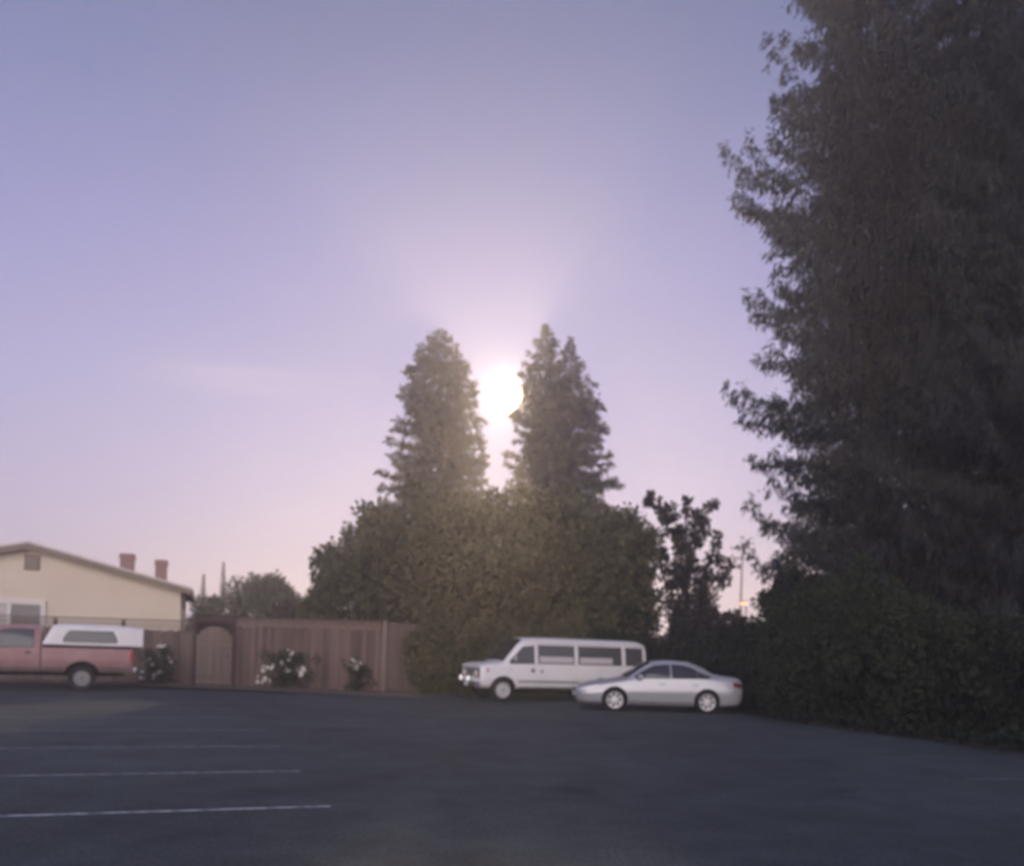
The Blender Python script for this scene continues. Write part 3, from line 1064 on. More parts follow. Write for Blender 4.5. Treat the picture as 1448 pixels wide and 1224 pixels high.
# ---- silver sedan
def sedan(loc, rz):
    L_ = 4.74; ox = L_ / 2
    t = thing('parked_sedan', 'silver four door sedan parked in front of the white van', 'car', loc, rz)
    st = [
        (0.00, hp(.30, .50, .56, .46, .54, .58, (.48, .61), (.36, .625), (.2, .635), .64)),
        (0.10, hp(.23, .68, .73, .48, .69, .63, (.60, .665), (.45, .685), (.25, .70), .705)),
        (0.32, hp(.20, .80, .84, .50, .78, .69, (.68, .735), (.5, .76), (.28, .775), .78)),
        (0.75, hp(.19, .85, .89, .54, .83, .765, (.72, .81), (.52, .84), (.3, .855), .86)),
        (1.35, hp(.18, .86, .90, .57, .845, .86, (.76, .905), (.6, .93), (.34, .95), .955)),
        (1.62, hp(.18, .86, .905, .58, .85, .885, (.765, 1.0), (.62, 1.08), (.35, 1.115), 1.125)),
        (2.12, hp(.18, .86, .905, .59, .855, .91, (.765, 1.16), (.60, 1.36), (.36, 1.415), 1.425)),
        (2.65, hp(.18, .86, .905, .60, .855, .93, (.76, 1.18), (.60, 1.415), (.37, 1.478), 1.488)),
        (3.15, hp(.18, .86, .90, .61, .855, .95, (.755, 1.19), (.60, 1.39), (.37, 1.452), 1.462)),
        (3.60, hp(.18, .86, .90, .62, .85, .965, (.75, 1.13), (.60, 1.27), (.36, 1.325), 1.335)),
        (4.00, hp(.19, .85, .89, .63, .83, .97, (.73, 1.04), (.60, 1.095), (.36, 1.125), 1.135)),
        (4.40, hp(.21, .83, .87, .64, .79, .96, (.69, 1.02), (.52, 1.05), (.3, 1.065), 1.07)),
        (4.62, hp(.24, .78, .82, .64, .75, .945, (.67, 1.0), (.52, 1.03), (.3, 1.045), 1.05)),
        (4.74, hp(.34, .68, .74, .62, .68, .86, (.62, .93), (.5, .96), (.28, .975), .98))]
    lf = Loft(st, 4, 76)
    body = link('body', lf.mesh('body', ox), M_SILVER, t)
    wells = [(1.06 - ox, .33, .375), (3.70 - ox, .33, .375)]
    cut_arches(body, wells, .60, 1.05)
    for wx in (1.06, 3.70):
        for s in (-1, 1):
            wheel(t, wx - ox, s * .80, .325, .21, s, M_RIM, spokes=7, rim_frac=.72)
    windows(t, lf, 4, ox, [
        ([(1.66, .965), (2.0, .975), (2.62, .985)], [(1.66, 1.0), (1.98, 1.205), (2.2, 1.31), (2.62, 1.345)]),
        ([(2.70, .987), (3.40, 1.0)], [(2.70, 1.348), (3.0, 1.335), (3.26, 1.27), (3.40, 1.19)]),
        ([(3.45, 1.002), (3.78, 1.015)], [(3.45, 1.165), (3.78, 1.03)])], M_GLASS)
    w = link('windscreen', top_patch(lf, 5, ox, 1.40, 2.10, .66, .55, .008), M_GLASS, t)
    link('rear_window', top_patch(lf, 5, ox, 3.28, 3.98, .54, .60, .008), M_GLASS, t)
    for x in (1.50, 2.66, 3.56):
        strip(t, 'door_seam', lf, 2, ox, x, x + .010, .30, .90 if x < 2 else .95, M_BLACK, .0015, 2)
    strip(t, 'body_moulding', lf, 2, ox, 1.55, 3.28, .50, .535, M_SILVER, .012, 20)
    strip(t, 'sill', lf, 2, ox, 1.47, 3.28, .255, .30, M_REDGREY, .004, 20)
    for s in (-1, 1):
        for x in (2.42, 3.36):
            box('door_handle', (x - ox, s * (lf.y_at(x, .80, 3) + .012), .80), (.17, .03, .035), M_SILVER, t, None, .006)
        m_ = box('door_mirror', (1.76 - ox, s * .945, 1.0), (.13, .19, .12), M_SILVER, t, None, .03)
        # wrap-round headlights and tail lights
        link('headlight', side_patch(lf, 3, ox, [(.10, .575), (.40, .625), (.62, .70)], [(.10, .635), (.40, .70), (.62, .735)], s, .008, 12, 3), M_LAMP, t)
        link('tail_light', side_patch(lf, 3, ox, [(4.46, .78), (4.72, .74)], [(4.46, .92), (4.72, .86)], s, .008, 8, 3), M_DKTAIL, t)
    box('tail_light_panel', (L_ - ox + .002, 0, .80), (.02, 1.16, .10), M_DKTAIL, t)
    box('grille', (-ox - .004, 0, .555), (.02, .72, .085), M_BLACK, t)
    box('air_intake', (-ox + .016, 0, .345), (.05, .86, .10), M_BLACK, t)
    box('licence_plate', (-ox - .012, 0, .44), (.012, .31, .13), M_PLATE, t)
    box('licence_plate', (L_ - ox + .008, 0, .66), (.012, .31, .13), M_PLATE, t)
    box('underbody', (0, 0, .21), (3.9, 1.3, .08), M_WELL, t)
    return t


# ---- white passenger van
def van(loc, rz):
    L_ = 5.95; ox = L_ / 2
    t = thing('parked_van', 'long white passenger van with chrome rimmed wheels under the trees', 'van', loc, rz)
    st = [
        (0.00, hp(.46, .88, .92, .66, .90, 1.02, (.86, 1.10), (.74, 1.13), (.42, 1.145), 1.15)),
        (0.10, hp(.42, .91, .97, .68, .95, 1.05, (.89, 1.14), (.76, 1.17), (.43, 1.19), 1.195)),
        (0.75, hp(.40, .93, .99, .70, .96, 1.12, (.90, 1.20), (.78, 1.235), (.45, 1.26), 1.27)),
        (0.95, hp(.40, .94, 1.0, .72, .965, 1.15, (.90, 1.33), (.80, 1.44), (.48, 1.48), 1.50)),
        (1.45, hp(.40, .94, 1.0, .74, .97, 1.17, (.915, 1.58), (.83, 1.91), (.52, 1.995), 2.015)),
        (1.75, hp(.40, .94, 1.0, .74, .97, 1.17, (.915, 1.60), (.835, 1.95), (.52, 2.045), 2.065)),
        (3.0, hp(.40, .94, 1.0, .74, .97, 1.17, (.915, 1.60), (.835, 1.96), (.52, 2.06), 2.08)),
        (5.5, hp(.40, .94, 1.0, .74, .97, 1.17, (.91, 1.60), (.83, 1.95), (.52, 2.05), 2.07)),
        (5.85, hp(.42, .92, .98, .74, .95, 1.17, (.89, 1.58), (.80, 1.91), (.50, 2.01), 2.03)),
        (5.95, hp(.46, .88, .92, .74, .90, 1.17, (.85, 1.56), (.75, 1.85), (.46, 1.94), 1.96))]
    lf = Loft(st, 4, 70)
    body = link('body', lf.mesh('body', ox), M_WHITE, t)
    cut_arches(body, [(.74 - ox, .37, .44), (4.22 - ox, .37, .44)], .66, 1.15)
    for wx in (.74, 4.22):
        for s in (-1, 1):
            wheel(t, wx - ox, s * .87, .365, .22, s, M_STEEL, rim_frac=.66)
    zl, zu = 1.24, 1.80
    specs = [([(.98, 1.215), (1.30, 1.225), (1.78, 1.235)], [(.98, 1.27), (1.40, 1.73), (1.78, 1.78)]),
             ([(1.95, zl), (3.20, zl)], [(1.95, zu), (3.20, zu)]),
             ([(3.38, zl), (4.95, zl)], [(3.38, zu), (4.95, zu)]),
             ([(5.14, zl), (5.76, zl)], [(5.14, zu), (5.76, zu)])]
    windows(t, lf, 4, ox, specs, M_GLASS2)
    for s in (-1, 1):                 # pale band over the lower part of the long windows
        for a, b in ((1.98, 3.17), (3.42, 4.62)):
            link('window_band', side_patch(lf, 4, ox, [(a, 1.26), (b, 1.26)], [(a, 1.46), (b, 1.46)], s, .0115, 10, 2), M_BAND, t)
    link('windscreen', top_patch(lf, 5, ox, .80, 1.43, .76, .72, .010), M_GLASS, t)
    # gutter rails along the roof edge
    for s in (-1, 1):
        bm = bmesh.new()
        add_tube(bm, [(x - ox, s * (lf.y_at(x, 1.86, 4) + .02), 1.905) for x in np.linspace(1.5, 5.88, 9)], .024, 6)
        link('roof_gutter', bm_mesh(bm, 'roof_gutter', True), M_WHITE, t)
    strip(t, 'side_stripe', lf, 2, ox, 1.26, 3.72, .625, .665, M_BLACK, .008, 24)
    strip(t, 'side_stripe', lf, 2, ox, 4.72, 5.6, .625, .665, M_BLACK, .008, 10)
    strip(t, 'side_step', lf, 1, ox, 1.3, 3.7, .43, .47, M_CHROME, .018, 20)
    for x, z1 in ((1.00, 1.22), (1.88, 1.76), (3.29, 1.76), (5.05, 1.76)):
        strip(t, 'door_seam', lf, 2, ox, x, x + .012, .56 if x > 1.5 else .95, z1, M_BLACK, .0015, 2)
    for s in (-1, 1):
        box('door_handle', (1.74 - ox, s * (lf.y_at(1.74, 1.0, 3) + .014), 1.0), (.10, .03, .11), M_BLACK, t, None, .006)
        box('door_handle', (2.05 - ox, s * (lf.y_at(2.05, 1.0, 3) + .014), .98), (.10, .03, .07), M_CHROME, t, None, .006)
        box('side_marker', (.22 - ox, s * (lf.y_at(.22, .98, 3) + .006), .98), (.05, .012, .10), M_AMBER, t)
        am = tube('mirror_arm', [(1.16 - ox, s * .93, 1.32), (1.10 - ox, s * 1.08, 1.36)], .014, M_CHROME, t, 6)
        box('door_mirror', (1.09 - ox, s * 1.12, 1.40), (.06, .15, .20), M_CHROME, t, None, .02)
        box('turn_signal', (-ox - .012, s * .74, .83), (.03, .13, .17), M_AMBER, t, None, .008)
        box('tail_light', (L_ - ox + .004, s * .80, .95), (.03, .10, .34), M_TAIL, t)
        lens('headlight', t, (-ox - .03, s * .555, .87), .105, M_LAMP)
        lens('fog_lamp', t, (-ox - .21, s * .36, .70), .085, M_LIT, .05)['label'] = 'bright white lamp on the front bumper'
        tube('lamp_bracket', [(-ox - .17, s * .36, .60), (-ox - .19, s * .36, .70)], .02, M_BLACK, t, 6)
    bm = bmesh.new()
    add_box(bm, (-ox - .006, 0, .89), (.02, 1.64, .31))
    gr = link('grille', bm_mesh(bm, 'grille'), M_REDGREY, t)
    for k in range(4):
        box('grille_bar', (-ox - .022, 0, .78 + k * .06), (.014, .86, .022), M_CHROME, gr)
    box('front_bumper', (-ox - .10, 0, .53), (.13, 1.92, .17), M_CHROME, t, None, .03)
    box('rear_bumper', (L_ - ox + .09, 0, .53), (.13, 1.92, .17), M_CHROME, t, None, .03)
    box('licence_plate', (-ox - .175, 0, .53), (.012, .31, .14), M_PLATE, t)
    for s in (-1, 1):
        link('wiper', bm_mesh((lambda b: (add_tube(b, [(.80 - ox, s * .05 + .25, 1.325), (.98 - ox, s * .05 - .1, 1.545)], .009, 4), b)[1])(bmesh.new()), 'wiper'), M_BLACK, t)
    box('underbody', (0, 0, .36), (4.4, 1.2, .14), M_WELL, t)
    return t


# ---- red pickup with white camper shell
def pickup(loc, rz):
    L_ = 5.45; ox = L_ / 2
    t = thing('parked_pickup', 'faded red pickup truck with a white camper shell by the fence', 'truck', loc, rz)
    st = [
        (0.00, hp(.62, .84, .88, .8, .87, 1.05, (.82, 1.12), (.7, 1.15), (.4, 1.16), 1.165)),
        (0.10, hp(.58, .88, .95, .82, .93, 1.08, (.86, 1.17), (.74, 1.20), (.4, 1.215), 1.22)),
        (1.25, hp(.54, .90, .97, .86, .95, 1.16, (.88, 1.25), (.76, 1.285), (.42, 1.305), 1.31)),
        (1.45, hp(.54, .90, .97, .86, .95, 1.18, (.88, 1.33), (.77, 1.44), (.44, 1.47), 1.48)),
        (1.95, hp(.54, .90, .97, .88, .95, 1.22, (.87, 1.55), (.74, 1.84), (.44, 1.90), 1.91)),
        (2.40, hp(.54, .90, .97, .88, .95, 1.23, (.87, 1.56), (.745, 1.87), (.44, 1.935), 1.945)),
        (2.86, hp(.54, .90, .97, .88, .95, 1.24, (.87, 1.55), (.745, 1.85), (.44, 1.915), 1.925)),
        (2.98, hp(.54, .89, .96, .88, .94, 1.24, (.86, 1.53), (.72, 1.80), (.42, 1.86), 1.87))]
    lf = Loft(st, 4, 50)
    cab = link('cab', lf.mesh('cab', ox), M_RED, t)
    bs = lambda x, w: (x, hp(.54, .88 * w, .965 * w, .88, .955 * w, 1.20, (.94 * w, 1.285), (.88 * w, 1.295), (.5 * w, 1.296), 1.297))
    lb = Loft([bs(3.01, .985), bs(3.05, 1.0), bs(4.5, 1.0), bs(5.36, .99), bs(5.45, .965)], 4, 40)
    bed = link('bed', lb.mesh('bed', ox), M_RED, t)
    RW = 4.08
    cut_arches(cab, [(1.0 - ox, .40, .48)], .62, 1.15)
    cut_arches(bed, [(RW - ox, .40, .48)], .62, 1.15)
    for wx in (1.0, RW):
        for s in (-1, 1):
            wheel(t, wx - ox, s * .84, .385, .25, s, M_HUBGREY, rim_frac=.60)
    windows(t, lf, 4, ox, [([(1.52, 1.27), (2.78, 1.29)], [(1.52, 1.33), (1.98, 1.76), (2.30, 1.80), (2.78, 1.79)])], M_GLASS2)
    link('windscreen', top_patch(lf, 5, ox, 1.30, 1.93, .74, .68, .008), M_GLASS, t)
    # two-tone lower band
    strip(t, 'lower_panel', lf, 1, ox, 1.50, 2.96, .565, .70, M_REDGREY, .006, 14)
    strip(t, 'lower_panel', lb, 1, ox, 3.05, RW - .50, .565, .70, M_REDGREY, .006, 10)
    strip(t, 'lower_panel', lb, 1, ox, RW + .50, 5.40, .565, .72, M_REDGREY, .006, 10)
    # black rail under the shell
    for s in (-1, 1):
        box('bed_rail', (4.22 - ox, s * .935, 1.33), (2.40, .06, .08), M_BLACK, t, None, .01)
        link('arch_flare', bm_mesh((lambda b: (add_tube(b, [(RW - ox + .49 * math.cos(a), s * .965, .40 + .49 * math.sin(a)) for a in np.linspace(.25, PI - .25, 14)], .022, 6), b)[1])(bmesh.new()), 'arch_flare', True), M_BLACK, t)
        strip_x = 2.86
        box('door_handle', (2.66 - ox, s * (lf.y_at(2.66, 1.12, 3) + .014), 1.12), (.15, .03, .05), M_BLACK, t, None, .006)
        box('door_mirror', (1.75 - ox, s * 1.06, 1.36), (.09, .22, .22), M_BLACK, t, None, .02)
        box('tail_light', (5.425 - ox, s * .93, 1.06), (.07, .075, .34), M_TAIL, t, None, .01)
        lens('headlight', t, (-ox - .02, s * .66, .92), .11, M_LAMP)
    strip(t, 'door_seam', lf, 2, ox, 2.87, 2.882, .72, 1.26, M_BLACK, .0015, 2)
    # camper shell
    cs = lambda x, zb, zt, w: (x, [(0, zb), (.80 * w, zb), (.925 * w, zb), (.93 * w, zb + .03), (.905 * w, zb + (zt - zb) * .30), (.87 * w, zb + (zt - zb) * .62), (.80 * w, zb + (zt - zb) * .88), (.62 * w, zt - .02), (0, zt)])
    ls = Loft([cs(3.02, 1.372, 1.45, .99), cs(3.16, 1.372, 1.74, 1.0), cs(3.30, 1.372, 1.97, 1.0), cs(3.9, 1.372, 2.02, 1.0), cs(5.0, 1.372, 2.0, 1.0), cs(5.52, 1.372, 1.97, .99), cs(5.74, 1.372, 1.94, .98)], 4, 44)
    sh = link('camper_shell', ls.mesh('camper_shell', ox), M_SHELL, t)
    for s in (-1, 1):
        lo_, up_ = [(3.58, 1.47), (5.00, 1.47)], [(3.58, 1.56), (3.70, 1.79), (4.90, 1.79), (5.00, 1.56)]
        gl_, gu = grow(lo_, up_, .02)
        o = link('side_window', side_patch(ls, 3, ox, gl_, gu, s, .004, 24), M_BLACK, sh)
        link('side_window', side_patch(ls, 3, ox, lo_, up_, s, .009, 24), M_GLASS2, sh)
    box('rear_window', (5.742 - ox, 0, 1.66), (.02, 1.36, .34), M_GLASS, sh)
    box('tailgate', (5.452 - ox, 0, .98), (.02, 1.60, .52), M_REDGREY, t)
    box('rear_bumper', (5.53 - ox, 0, .66), (.14, 1.84, .17), M_CHROME, t, None, .02)
    box('front_bumper', (-ox - .08, 0, .68), (.14, 1.88, .18), M_CHROME, t, None, .02)
    box('grille', (-ox - .006, 0, .92), (.02, 1.0, .24), M_BLACK, t)
    box('underbody', (0, 0, .52), (5.0, 1.1, .16), M_WELL, t)
    return t


def place(fn, L_, xw, yoff, wx, wy, a):
    """put the vehicle so that its near-side wheel at body station xw stands at (wx, wy)."""
    lx, ly = xw - L_ / 2, -yoff
    ca, sa = math.cos(a), math.sin(a)
    return fn((wx - (lx * ca - ly * sa), wy - (lx * sa + ly * ca), .004), a)


place(sedan, 4.74, 1.06, .90, 2.95, 24.0, R(2.0))
place(van, 5.95, .74, .98, -0.24, 26.7, R(22))
place(pickup, 5.45, 4.08, .96, -12.85, 25.4, R(25))

# ------------------------------------------------------------------ trees in the middle
GC = 'broad leafy trees in the middle'
broad_tree('broad_tree', 'leafy tree sloping down at the outer end of the clump, above the plank fence', 'tree', (-5.95, 36.5, 3.7), (3.0, 2.6, 3.05), (-6.0, 36.5), LF_BROAD, 230, 100, .22, group=GC)
broad_tree('broad_tree', 'leafy tree below the single broad conifer', 'tree', (-3.8, 35.5, 5.0), (2.9, 2.6, 3.3), (-3.6, 35.6), LF_BROAD, 200, 100, .22, group=GC)
broad_tree('broad_tree', 'leafy tree below the bright gap between the conifers', 'tree', (-.9, 34.0, 4.5), (2.7, 2.5, 3.3), (-.8, 34.4), LF_BROAD, 210, 100, .22, group=GC)
broad_tree('broad_tree', 'leafy tree below the twin topped conifers', 'tree', (2.2, 34.5, 4.7), (2.7, 2.5, 3.3), (2.2, 34.8), LF_BROAD, 210, 100, .22, group=GC)
broad_tree('broad_tree', 'steep sided leafy tree beside the airy small tree', 'tree', (4.1, 34.0, 4.1), (1.5, 2.0, 3.2), (4.2, 34.2), LF_BROAD, 170, 100, .22, group=GC)

conifer('conifer', 'tall broad conifer left of the bright glow', (-5.1, 60, 0), 24.0,
        interp_prof([(0, 4.8), (8, 4.6), (13, 3.6), (16, 2.95), (19, 2.35), (22, 1.45), (23.3, .9), (24.0, .15)]), LF_CON, nb=270, zmin=.25, step=.34, spray=(.36, .055), twig=1.0, dens=14, hang=.25, droop=.12, tip=.16, trunk_r=.5, lean=(-.75, 0), jag=.28)
conifer('conifer', 'tall conifer right of the bright glow with the higher of two tops', (2.3, 60, 0), 24.7,
        interp_prof([(0, 2.6), (10, 2.4), (15, 2.1), (19, 1.75), (21.5, 1.25), (23.2, .7), (24.0, .3), (24.7, .02)]), LF_CON, nb=230, zmin=.25, step=.32, spray=(.36, .055), twig=.9, dens=14, hang=.25, droop=.12, tip=.16, trunk_r=.42, lean=(-.65, 0), jag=.42)
conifer('conifer', 'narrow topped conifer right of the twin tops, standing against its neighbour', (4.3, 60.5, 0), 24.0,
        interp_prof([(0, 3.0), (10, 2.7), (15, 2.7), (17.5, 2.15), (19.6, 1.55), (21.0, .95), (22.4, .5), (24.0, .03)]), LF_CON, nb=230, zmin=.25, step=.32, spray=(.36, .055), twig=.9, dens=14, hang=.25, droop=.12, tip=.16, trunk_r=.42, lean=(-.85, 0), jag=.42)

# shrubs under the trees and behind the van
GS = 'dark shrubs under the middle trees'
for (x, y, hh, r_, lab) in [
        (-1.9, 30.4, 2.7, 1.15, 'dark bush where the fence ends beside the van'),
        (-2.75, 29.7, 2.5, .75, 'narrow dark bush hiding the end of the brown fence'),
        (-.2, 32.3, 3.0, 1.35, 'dark bush behind the nose of the white van'),
        (2.0, 32.8, 3.1, 1.5, 'dark bush behind the middle of the white van'),
        (4.2, 32.4, 3.0, 1.4, 'dark bush behind the rear of the white van'),
        (6.2, 31.2, 3.0, 1.4, 'dark bush between the van roof and the small airy tree'),
        (7.6, 29.2, 2.5, 1.3, 'dark bush behind the roof of the silver sedan'),
        (8.3, 26.8, 2.2, 1.25, 'dark bush behind the boot of the silver sedan')]:
    broad_tree('shrub', lab, 'shrub', (x, y, hh * .45), (r_, r_ * .95, hh * .5), (x, y), LF_HEDGE if x > 4 else LF_BROAD, 95, 110, .16, (.3, .55), GS, 4, shell=.4, amp=.25)

# airy small tree right of the clump
t = thing('small_tree', 'small airy tree with ragged leaf tufts against the sky', 'tree', (7.1, 34.2, 0))
bm = bmesh.new()
add_tube(bm, [(0, 0, -.1), (.05, 0, 1.2), (.0, 0, 2.6), (-.25, 0, 4.2)], [.13, .10, .085, .06], 8)
link('trunk', bm_mesh(bm, 'trunk', True), M_LEAFSTEM, t)
tips = [(5.35, 8.0, 0), (5.85, 7.55, .3), (6.25, 7.35, -.2), (6.8, 7.55, .2), (7.2, 7.35, -.3), (7.85, 7.75, .1), (7.45, 6.75, .3), (8.1, 6.2, 0), (7.9, 5.4, .4), (8.65, 5.25, 0),
        (6.4, 6.5, -.4), (6.0, 5.9, .2), (6.9, 6.3, 0), (6.6, 5.5, -.3), (7.3, 5.0, .2), (6.1, 4.9, 0), (6.8, 4.5, -.3), (7.6, 4.3, .2), (8.2, 4.6, .1), (6.3, 4.0, .1), (7.1, 3.7, -.2), (6.5, 3.3, .3), (7.7, 3.5, 0)]
CC, RR = [], []
for (x, z, dy) in tips:
    p = Vector((x - 7.1, dy, z))
    s = Vector((-.1 if z > 5 else 0, 0, max(1.6, z - 2.4 - random.random())))
    mid = (s + p) / 2 + Vector((random.uniform(-.15, .15), 0, -.12))
    tube('limb', [s, mid, p], [.05, .03, .009], M_LEAFSTEM, t, 5)
    for q in (.45, .62, .8, .95, 1.04):
        if z > 6.9 and q < .6:
            continue
        c = s * (1 - q) + p * q + Vector((random.gauss(0, .13), random.gauss(0, .2), random.gauss(0, .1)))
        CC.append(c); RR.append(random.uniform(.16, .34) * (1.25 if z < 5.5 else .85))
V, F, T = cloud(np.array(CC), np.array(RR), 62, .17, .36)
link('crown', raw_mesh('crown', V, F, T), LF_DARK, t)

# bushes in the gap on the right, far light and pole
broad_tree('shrub', 'low dark round bush in the gap below the utility pole', 'shrub', (9.2, 36, 1.9), (1.2, 1.2, 1.6), (9.2, 36), LF_DARK, 80, 90, .17, (.3, .55), None, 4, shell=.4)
broad_tree('shrub', 'dark bush filling the gap beside the tall redwood', 'shrub', (10.9, 35, 1.7), (1.4, 1.2, 1.55), (10.9, 35), LF_DARK, 80, 90, .17, (.3, .55), None, 4, shell=.4)
p = thing('utility_pole', 'thin distant utility pole with crossarms between the trees', 'utility pole', (24.1, 90, 0))
tube('pole', [(0, 0, -.2), (0, 0, 13.7)], [.13, .09], M_POLE, p)
for z, w in ((13.1, 2.6), (12.0, 2.2)):
    box('crossarm', (0, -.16, z), (w, .10, .13), M_POLE, p)
    for k in (-1, -.5, .5, 1):
        tube('insulator', [(k * w * .46, -.16, z + .065), (k * w * .46, -.16, z + .25)], [.05, .035], M_POLE, p, 6)
sl_ = thing('street_lamp', 'far street lamp glowing orange at the foot of the utility pole', 'street lamp', (23.3, 85, 0))
tube('pole', [(0, 0, -.2), (0, 0, 6.6), (-.15, 0, 6.95)], [.09, .07, .05], M_POLE, sl_)
box('lamp_head', (-.25, 0, 7.14), (.7, .4, .14), M_POLE, sl_, None, .03)
box('lamp_lens', (-.25, -.02, 6.99), (.6, .34, .16), mat('orange_lamp_glow', (.9, .6, .35), emit=((1, .52, .22), 3.0)), sl_, None, .03)

# background left: round tree, cypresses, hedge
broad_tree('round_tree', 'small round tree behind the fence, left of the big clump', 'tree', (-13.85, 48, 3.9), (1.75, 1.8, 1.75), (-13.85, 48), LF_BROAD2, 90, 90, .2, (.4, .7), None, 5)
GH = 'bushes behind the garden gate'
for x, y, hh, r_, lab in ((-16.6, 47, 4.0, 1.5, 'dark bush next to the house corner behind the fence'), (-12.0, 46, 3.6, 1.5, 'dark bush below the small round tree behind the fence'), (-10.2, 40, 3.3, 1.5, 'dark bush between the round tree and the leafy clump')):
    broad_tree('shrub', lab, 'shrub', (x, y, hh * .5), (r_, r_, hh * .5), (x, y), LF_BROAD2 if x < -15 else LF_DARK, 70, 90, .2, (.35, .6), GH, 4, shell=.4)
for x, H_, r_, lab in ((-25.6, 7.0, .30, 'shorter of two thin dark cypresses beside the house roof'), (-24.0, 8.0, .36, 'taller of two thin dark cypresses beside the house roof')):
    conifer('cypress', lab, (x, 70, 0), H_, interp_prof([(0, r_ * .7), (H_ * .35, r_), (H_ * .7, r_ * .6), (H_, .02)]), LF_CYP, nb=110, zmin=.04, step=.2, spray=(.24, .05), twig=.2, dens=7, hang=-.8, droop=-.6, tip=.4, trunk_r=.09, jag=.15, group='thin cypresses', show_limbs=10)

# ------------------------------------------------------------------ big redwoods on the right
def keepA(z, az):                         # two holes where the sky shows through
    a = math.degrees(az) % 360
    return not ((14.0 < z < 16.0 or 6.6 < z < 8.6) and (a > 265 or a < 70))


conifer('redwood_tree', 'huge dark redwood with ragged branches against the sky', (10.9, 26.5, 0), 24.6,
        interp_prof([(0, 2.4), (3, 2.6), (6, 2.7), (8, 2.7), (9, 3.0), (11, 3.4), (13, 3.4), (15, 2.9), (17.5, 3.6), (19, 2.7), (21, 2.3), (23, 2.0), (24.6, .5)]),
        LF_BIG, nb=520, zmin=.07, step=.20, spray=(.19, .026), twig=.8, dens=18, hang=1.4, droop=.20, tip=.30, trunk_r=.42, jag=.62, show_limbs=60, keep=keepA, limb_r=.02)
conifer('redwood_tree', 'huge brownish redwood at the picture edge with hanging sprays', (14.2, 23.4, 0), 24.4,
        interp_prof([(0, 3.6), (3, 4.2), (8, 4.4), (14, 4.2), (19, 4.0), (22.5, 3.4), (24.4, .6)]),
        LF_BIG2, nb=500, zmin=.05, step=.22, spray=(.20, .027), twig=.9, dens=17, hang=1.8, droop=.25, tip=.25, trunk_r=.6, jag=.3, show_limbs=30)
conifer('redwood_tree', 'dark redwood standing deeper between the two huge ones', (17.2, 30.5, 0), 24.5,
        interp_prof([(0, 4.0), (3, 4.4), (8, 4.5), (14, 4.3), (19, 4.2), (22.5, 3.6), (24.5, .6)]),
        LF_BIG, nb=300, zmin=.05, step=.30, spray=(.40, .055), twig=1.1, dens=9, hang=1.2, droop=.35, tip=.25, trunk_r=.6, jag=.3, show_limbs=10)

# hedge shrubs along the right side of the lot
GR = 'shrubs along the right edge of the lot'
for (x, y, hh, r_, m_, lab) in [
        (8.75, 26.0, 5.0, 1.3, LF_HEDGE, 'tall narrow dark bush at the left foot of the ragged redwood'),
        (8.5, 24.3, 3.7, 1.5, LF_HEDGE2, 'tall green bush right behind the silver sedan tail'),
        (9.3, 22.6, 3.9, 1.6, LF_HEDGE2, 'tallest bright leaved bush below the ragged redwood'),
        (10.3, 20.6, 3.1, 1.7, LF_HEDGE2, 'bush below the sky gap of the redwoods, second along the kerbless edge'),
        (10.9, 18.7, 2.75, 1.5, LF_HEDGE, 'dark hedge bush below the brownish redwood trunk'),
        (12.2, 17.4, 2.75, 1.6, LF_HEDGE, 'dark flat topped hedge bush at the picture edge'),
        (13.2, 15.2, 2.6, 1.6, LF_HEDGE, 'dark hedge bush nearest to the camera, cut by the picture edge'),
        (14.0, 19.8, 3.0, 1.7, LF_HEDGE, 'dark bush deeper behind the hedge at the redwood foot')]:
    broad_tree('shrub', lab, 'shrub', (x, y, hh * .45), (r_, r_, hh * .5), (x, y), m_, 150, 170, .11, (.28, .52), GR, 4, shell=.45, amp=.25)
# ivy and weeds on the ground along the edge
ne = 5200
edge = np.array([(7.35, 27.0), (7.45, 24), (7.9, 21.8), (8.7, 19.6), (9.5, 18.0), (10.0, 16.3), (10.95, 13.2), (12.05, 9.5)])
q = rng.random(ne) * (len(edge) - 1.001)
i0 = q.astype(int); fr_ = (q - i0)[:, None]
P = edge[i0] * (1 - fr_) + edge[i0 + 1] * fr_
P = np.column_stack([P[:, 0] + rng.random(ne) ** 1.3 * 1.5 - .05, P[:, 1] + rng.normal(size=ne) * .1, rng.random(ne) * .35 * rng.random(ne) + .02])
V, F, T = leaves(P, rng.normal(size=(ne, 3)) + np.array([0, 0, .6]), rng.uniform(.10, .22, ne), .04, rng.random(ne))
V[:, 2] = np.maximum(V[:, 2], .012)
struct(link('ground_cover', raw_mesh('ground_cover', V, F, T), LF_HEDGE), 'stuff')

nl = 3600  # dark leaves added over the asphalt edge, standing in for the hedge's shade
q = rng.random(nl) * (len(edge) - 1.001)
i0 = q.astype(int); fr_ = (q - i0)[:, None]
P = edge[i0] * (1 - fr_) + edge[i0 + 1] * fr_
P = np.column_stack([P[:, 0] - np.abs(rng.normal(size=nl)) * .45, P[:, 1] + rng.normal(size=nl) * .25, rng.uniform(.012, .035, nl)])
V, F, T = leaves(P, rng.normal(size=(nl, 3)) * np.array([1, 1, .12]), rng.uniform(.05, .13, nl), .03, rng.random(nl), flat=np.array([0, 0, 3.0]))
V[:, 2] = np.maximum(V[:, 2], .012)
struct(link('shade_leaf_litter', raw_mesh('shade_leaf_litter', V, F, T), LF_DARK), 'stuff')
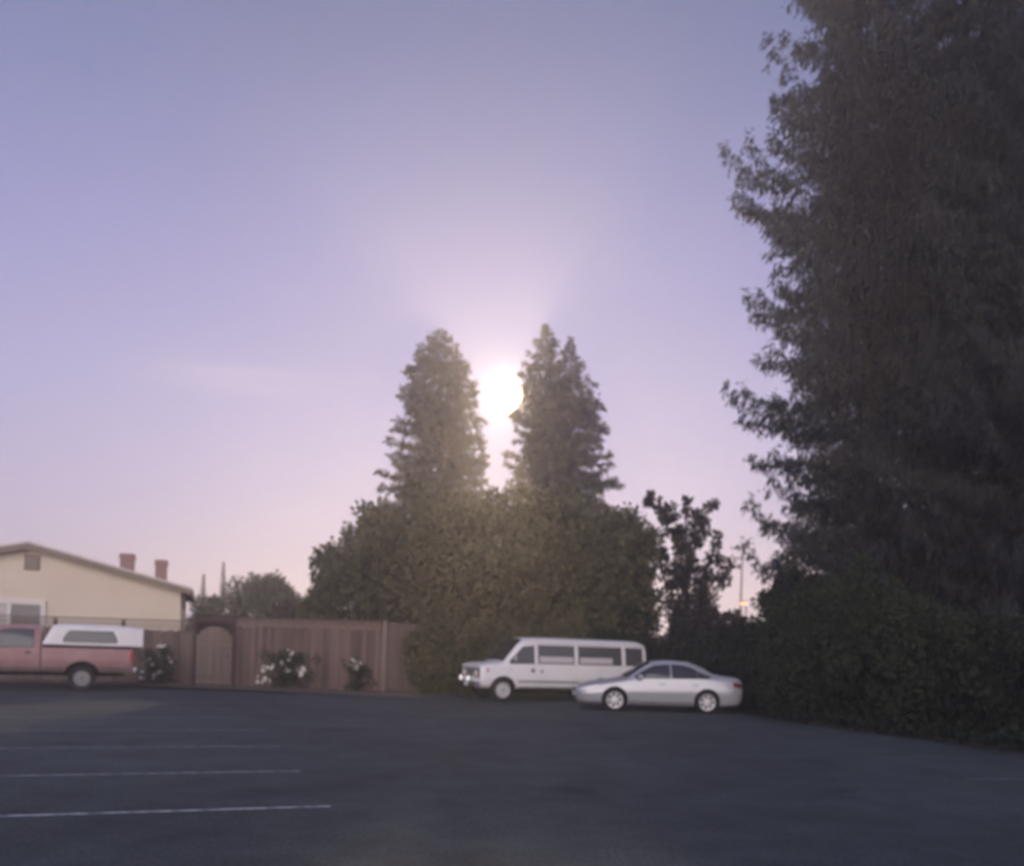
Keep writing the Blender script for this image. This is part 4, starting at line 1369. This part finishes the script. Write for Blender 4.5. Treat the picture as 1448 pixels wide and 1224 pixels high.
# ------------------------------------------------------------------ white roses
bm = bmesh.new()
for ring, (rr, zz, tilt, nn) in enumerate(((.035, .05, .5, 5), (.075, .02, 1.0, 6))):
    for k in range(nn):
        a = 2 * PI * (k + .5 * ring) / nn
        d = Vector((math.cos(a), math.sin(a), 0)); s = Vector((-d.y, d.x, 0))
        c = bm.verts.new(d * .008 + Vector((0, 0, 0)))
        m1 = bm.verts.new(d * rr * .8 + s * rr * .62 + Vector((0, 0, zz)))
        m2 = bm.verts.new(d * rr * .8 - s * rr * .62 + Vector((0, 0, zz)))
        e = bm.verts.new(d * rr * 1.25 + Vector((0, 0, zz * 1.1)))
        bm.faces.new((c, m2, e, m1))
flower_me = bm_mesh(bm, 'flower', True)
flower_me.materials.append(M_PETAL)


def rose(label, x, y, hw, hh, nfl, spots):
    t = thing('rose_bush', label, 'rose bush', (x, y, 0), 0, 'white rose bushes along the fence')
    k = int(26 * hw / .6) + 10
    C = np.column_stack([rng.normal(size=k) * hw * .55, rng.normal(size=k) * .25, rng.uniform(.15, hh * .9, k)])
    V, F, T = cloud(C, rng.uniform(.14, .28, k), 46, .085, .36)
    V[:, 2] = np.maximum(V[:, 2], .02)
    link('foliage', raw_mesh('foliage', V, F, T), LF_ROSE, t)
    for i in range(7):
        tube('stem', [(random.uniform(-.1, .1), 0, -.03), (random.uniform(-.2, .2) * hw * 2, random.uniform(-.1, .1), hh * .5), tuple(C[i])], [.014, .010, .005], M_LEAFSTEM, t, 5)
    for i in range(nfl):
        sx, sz = spots[i % len(spots)]
        o = bpy.data.objects.new('flower', flower_me)
        COL.objects.link(o); o.parent = t
        o.location = (sx + random.gauss(0, .075), -.26 + random.gauss(0, .07), sz + random.gauss(0, .07))
        o.rotation_euler = (R(60) + random.gauss(0, .4), random.gauss(0, .4), random.gauss(0, .6))
        s = random.uniform(.6, 1.0); o.scale = (s, s, s)
    return t


# spots: (x, z) clusters relative to the bush
rose('white rose bush between the pickup tail and the gate', -12.15, 29.3, .55, 1.45, 17, [(-.5, .35), (-.2, .85), (.05, .8), (.12, 1.35), (.32, 1.3), (.42, .95), (.25, .5), (-.15, .35)])
rose('widest white rose bush in the middle of the reddish fence', -7.85, 29.25, .75, 1.45, 30, [(-.72, .35), (-.45, .40), (-.35, .85), (-.6, .7), (.02, .75), (.18, .65), (.05, 1.0), (.25, 1.3), (.62, .72), (.68, .55)])
rose('smallest rose bush with one white cluster near the pale post', -5.25, 28.9, .35, 1.2, 9, [(-.08, .98), (.1, .92), (.14, 1.12), (-.02, .85)])
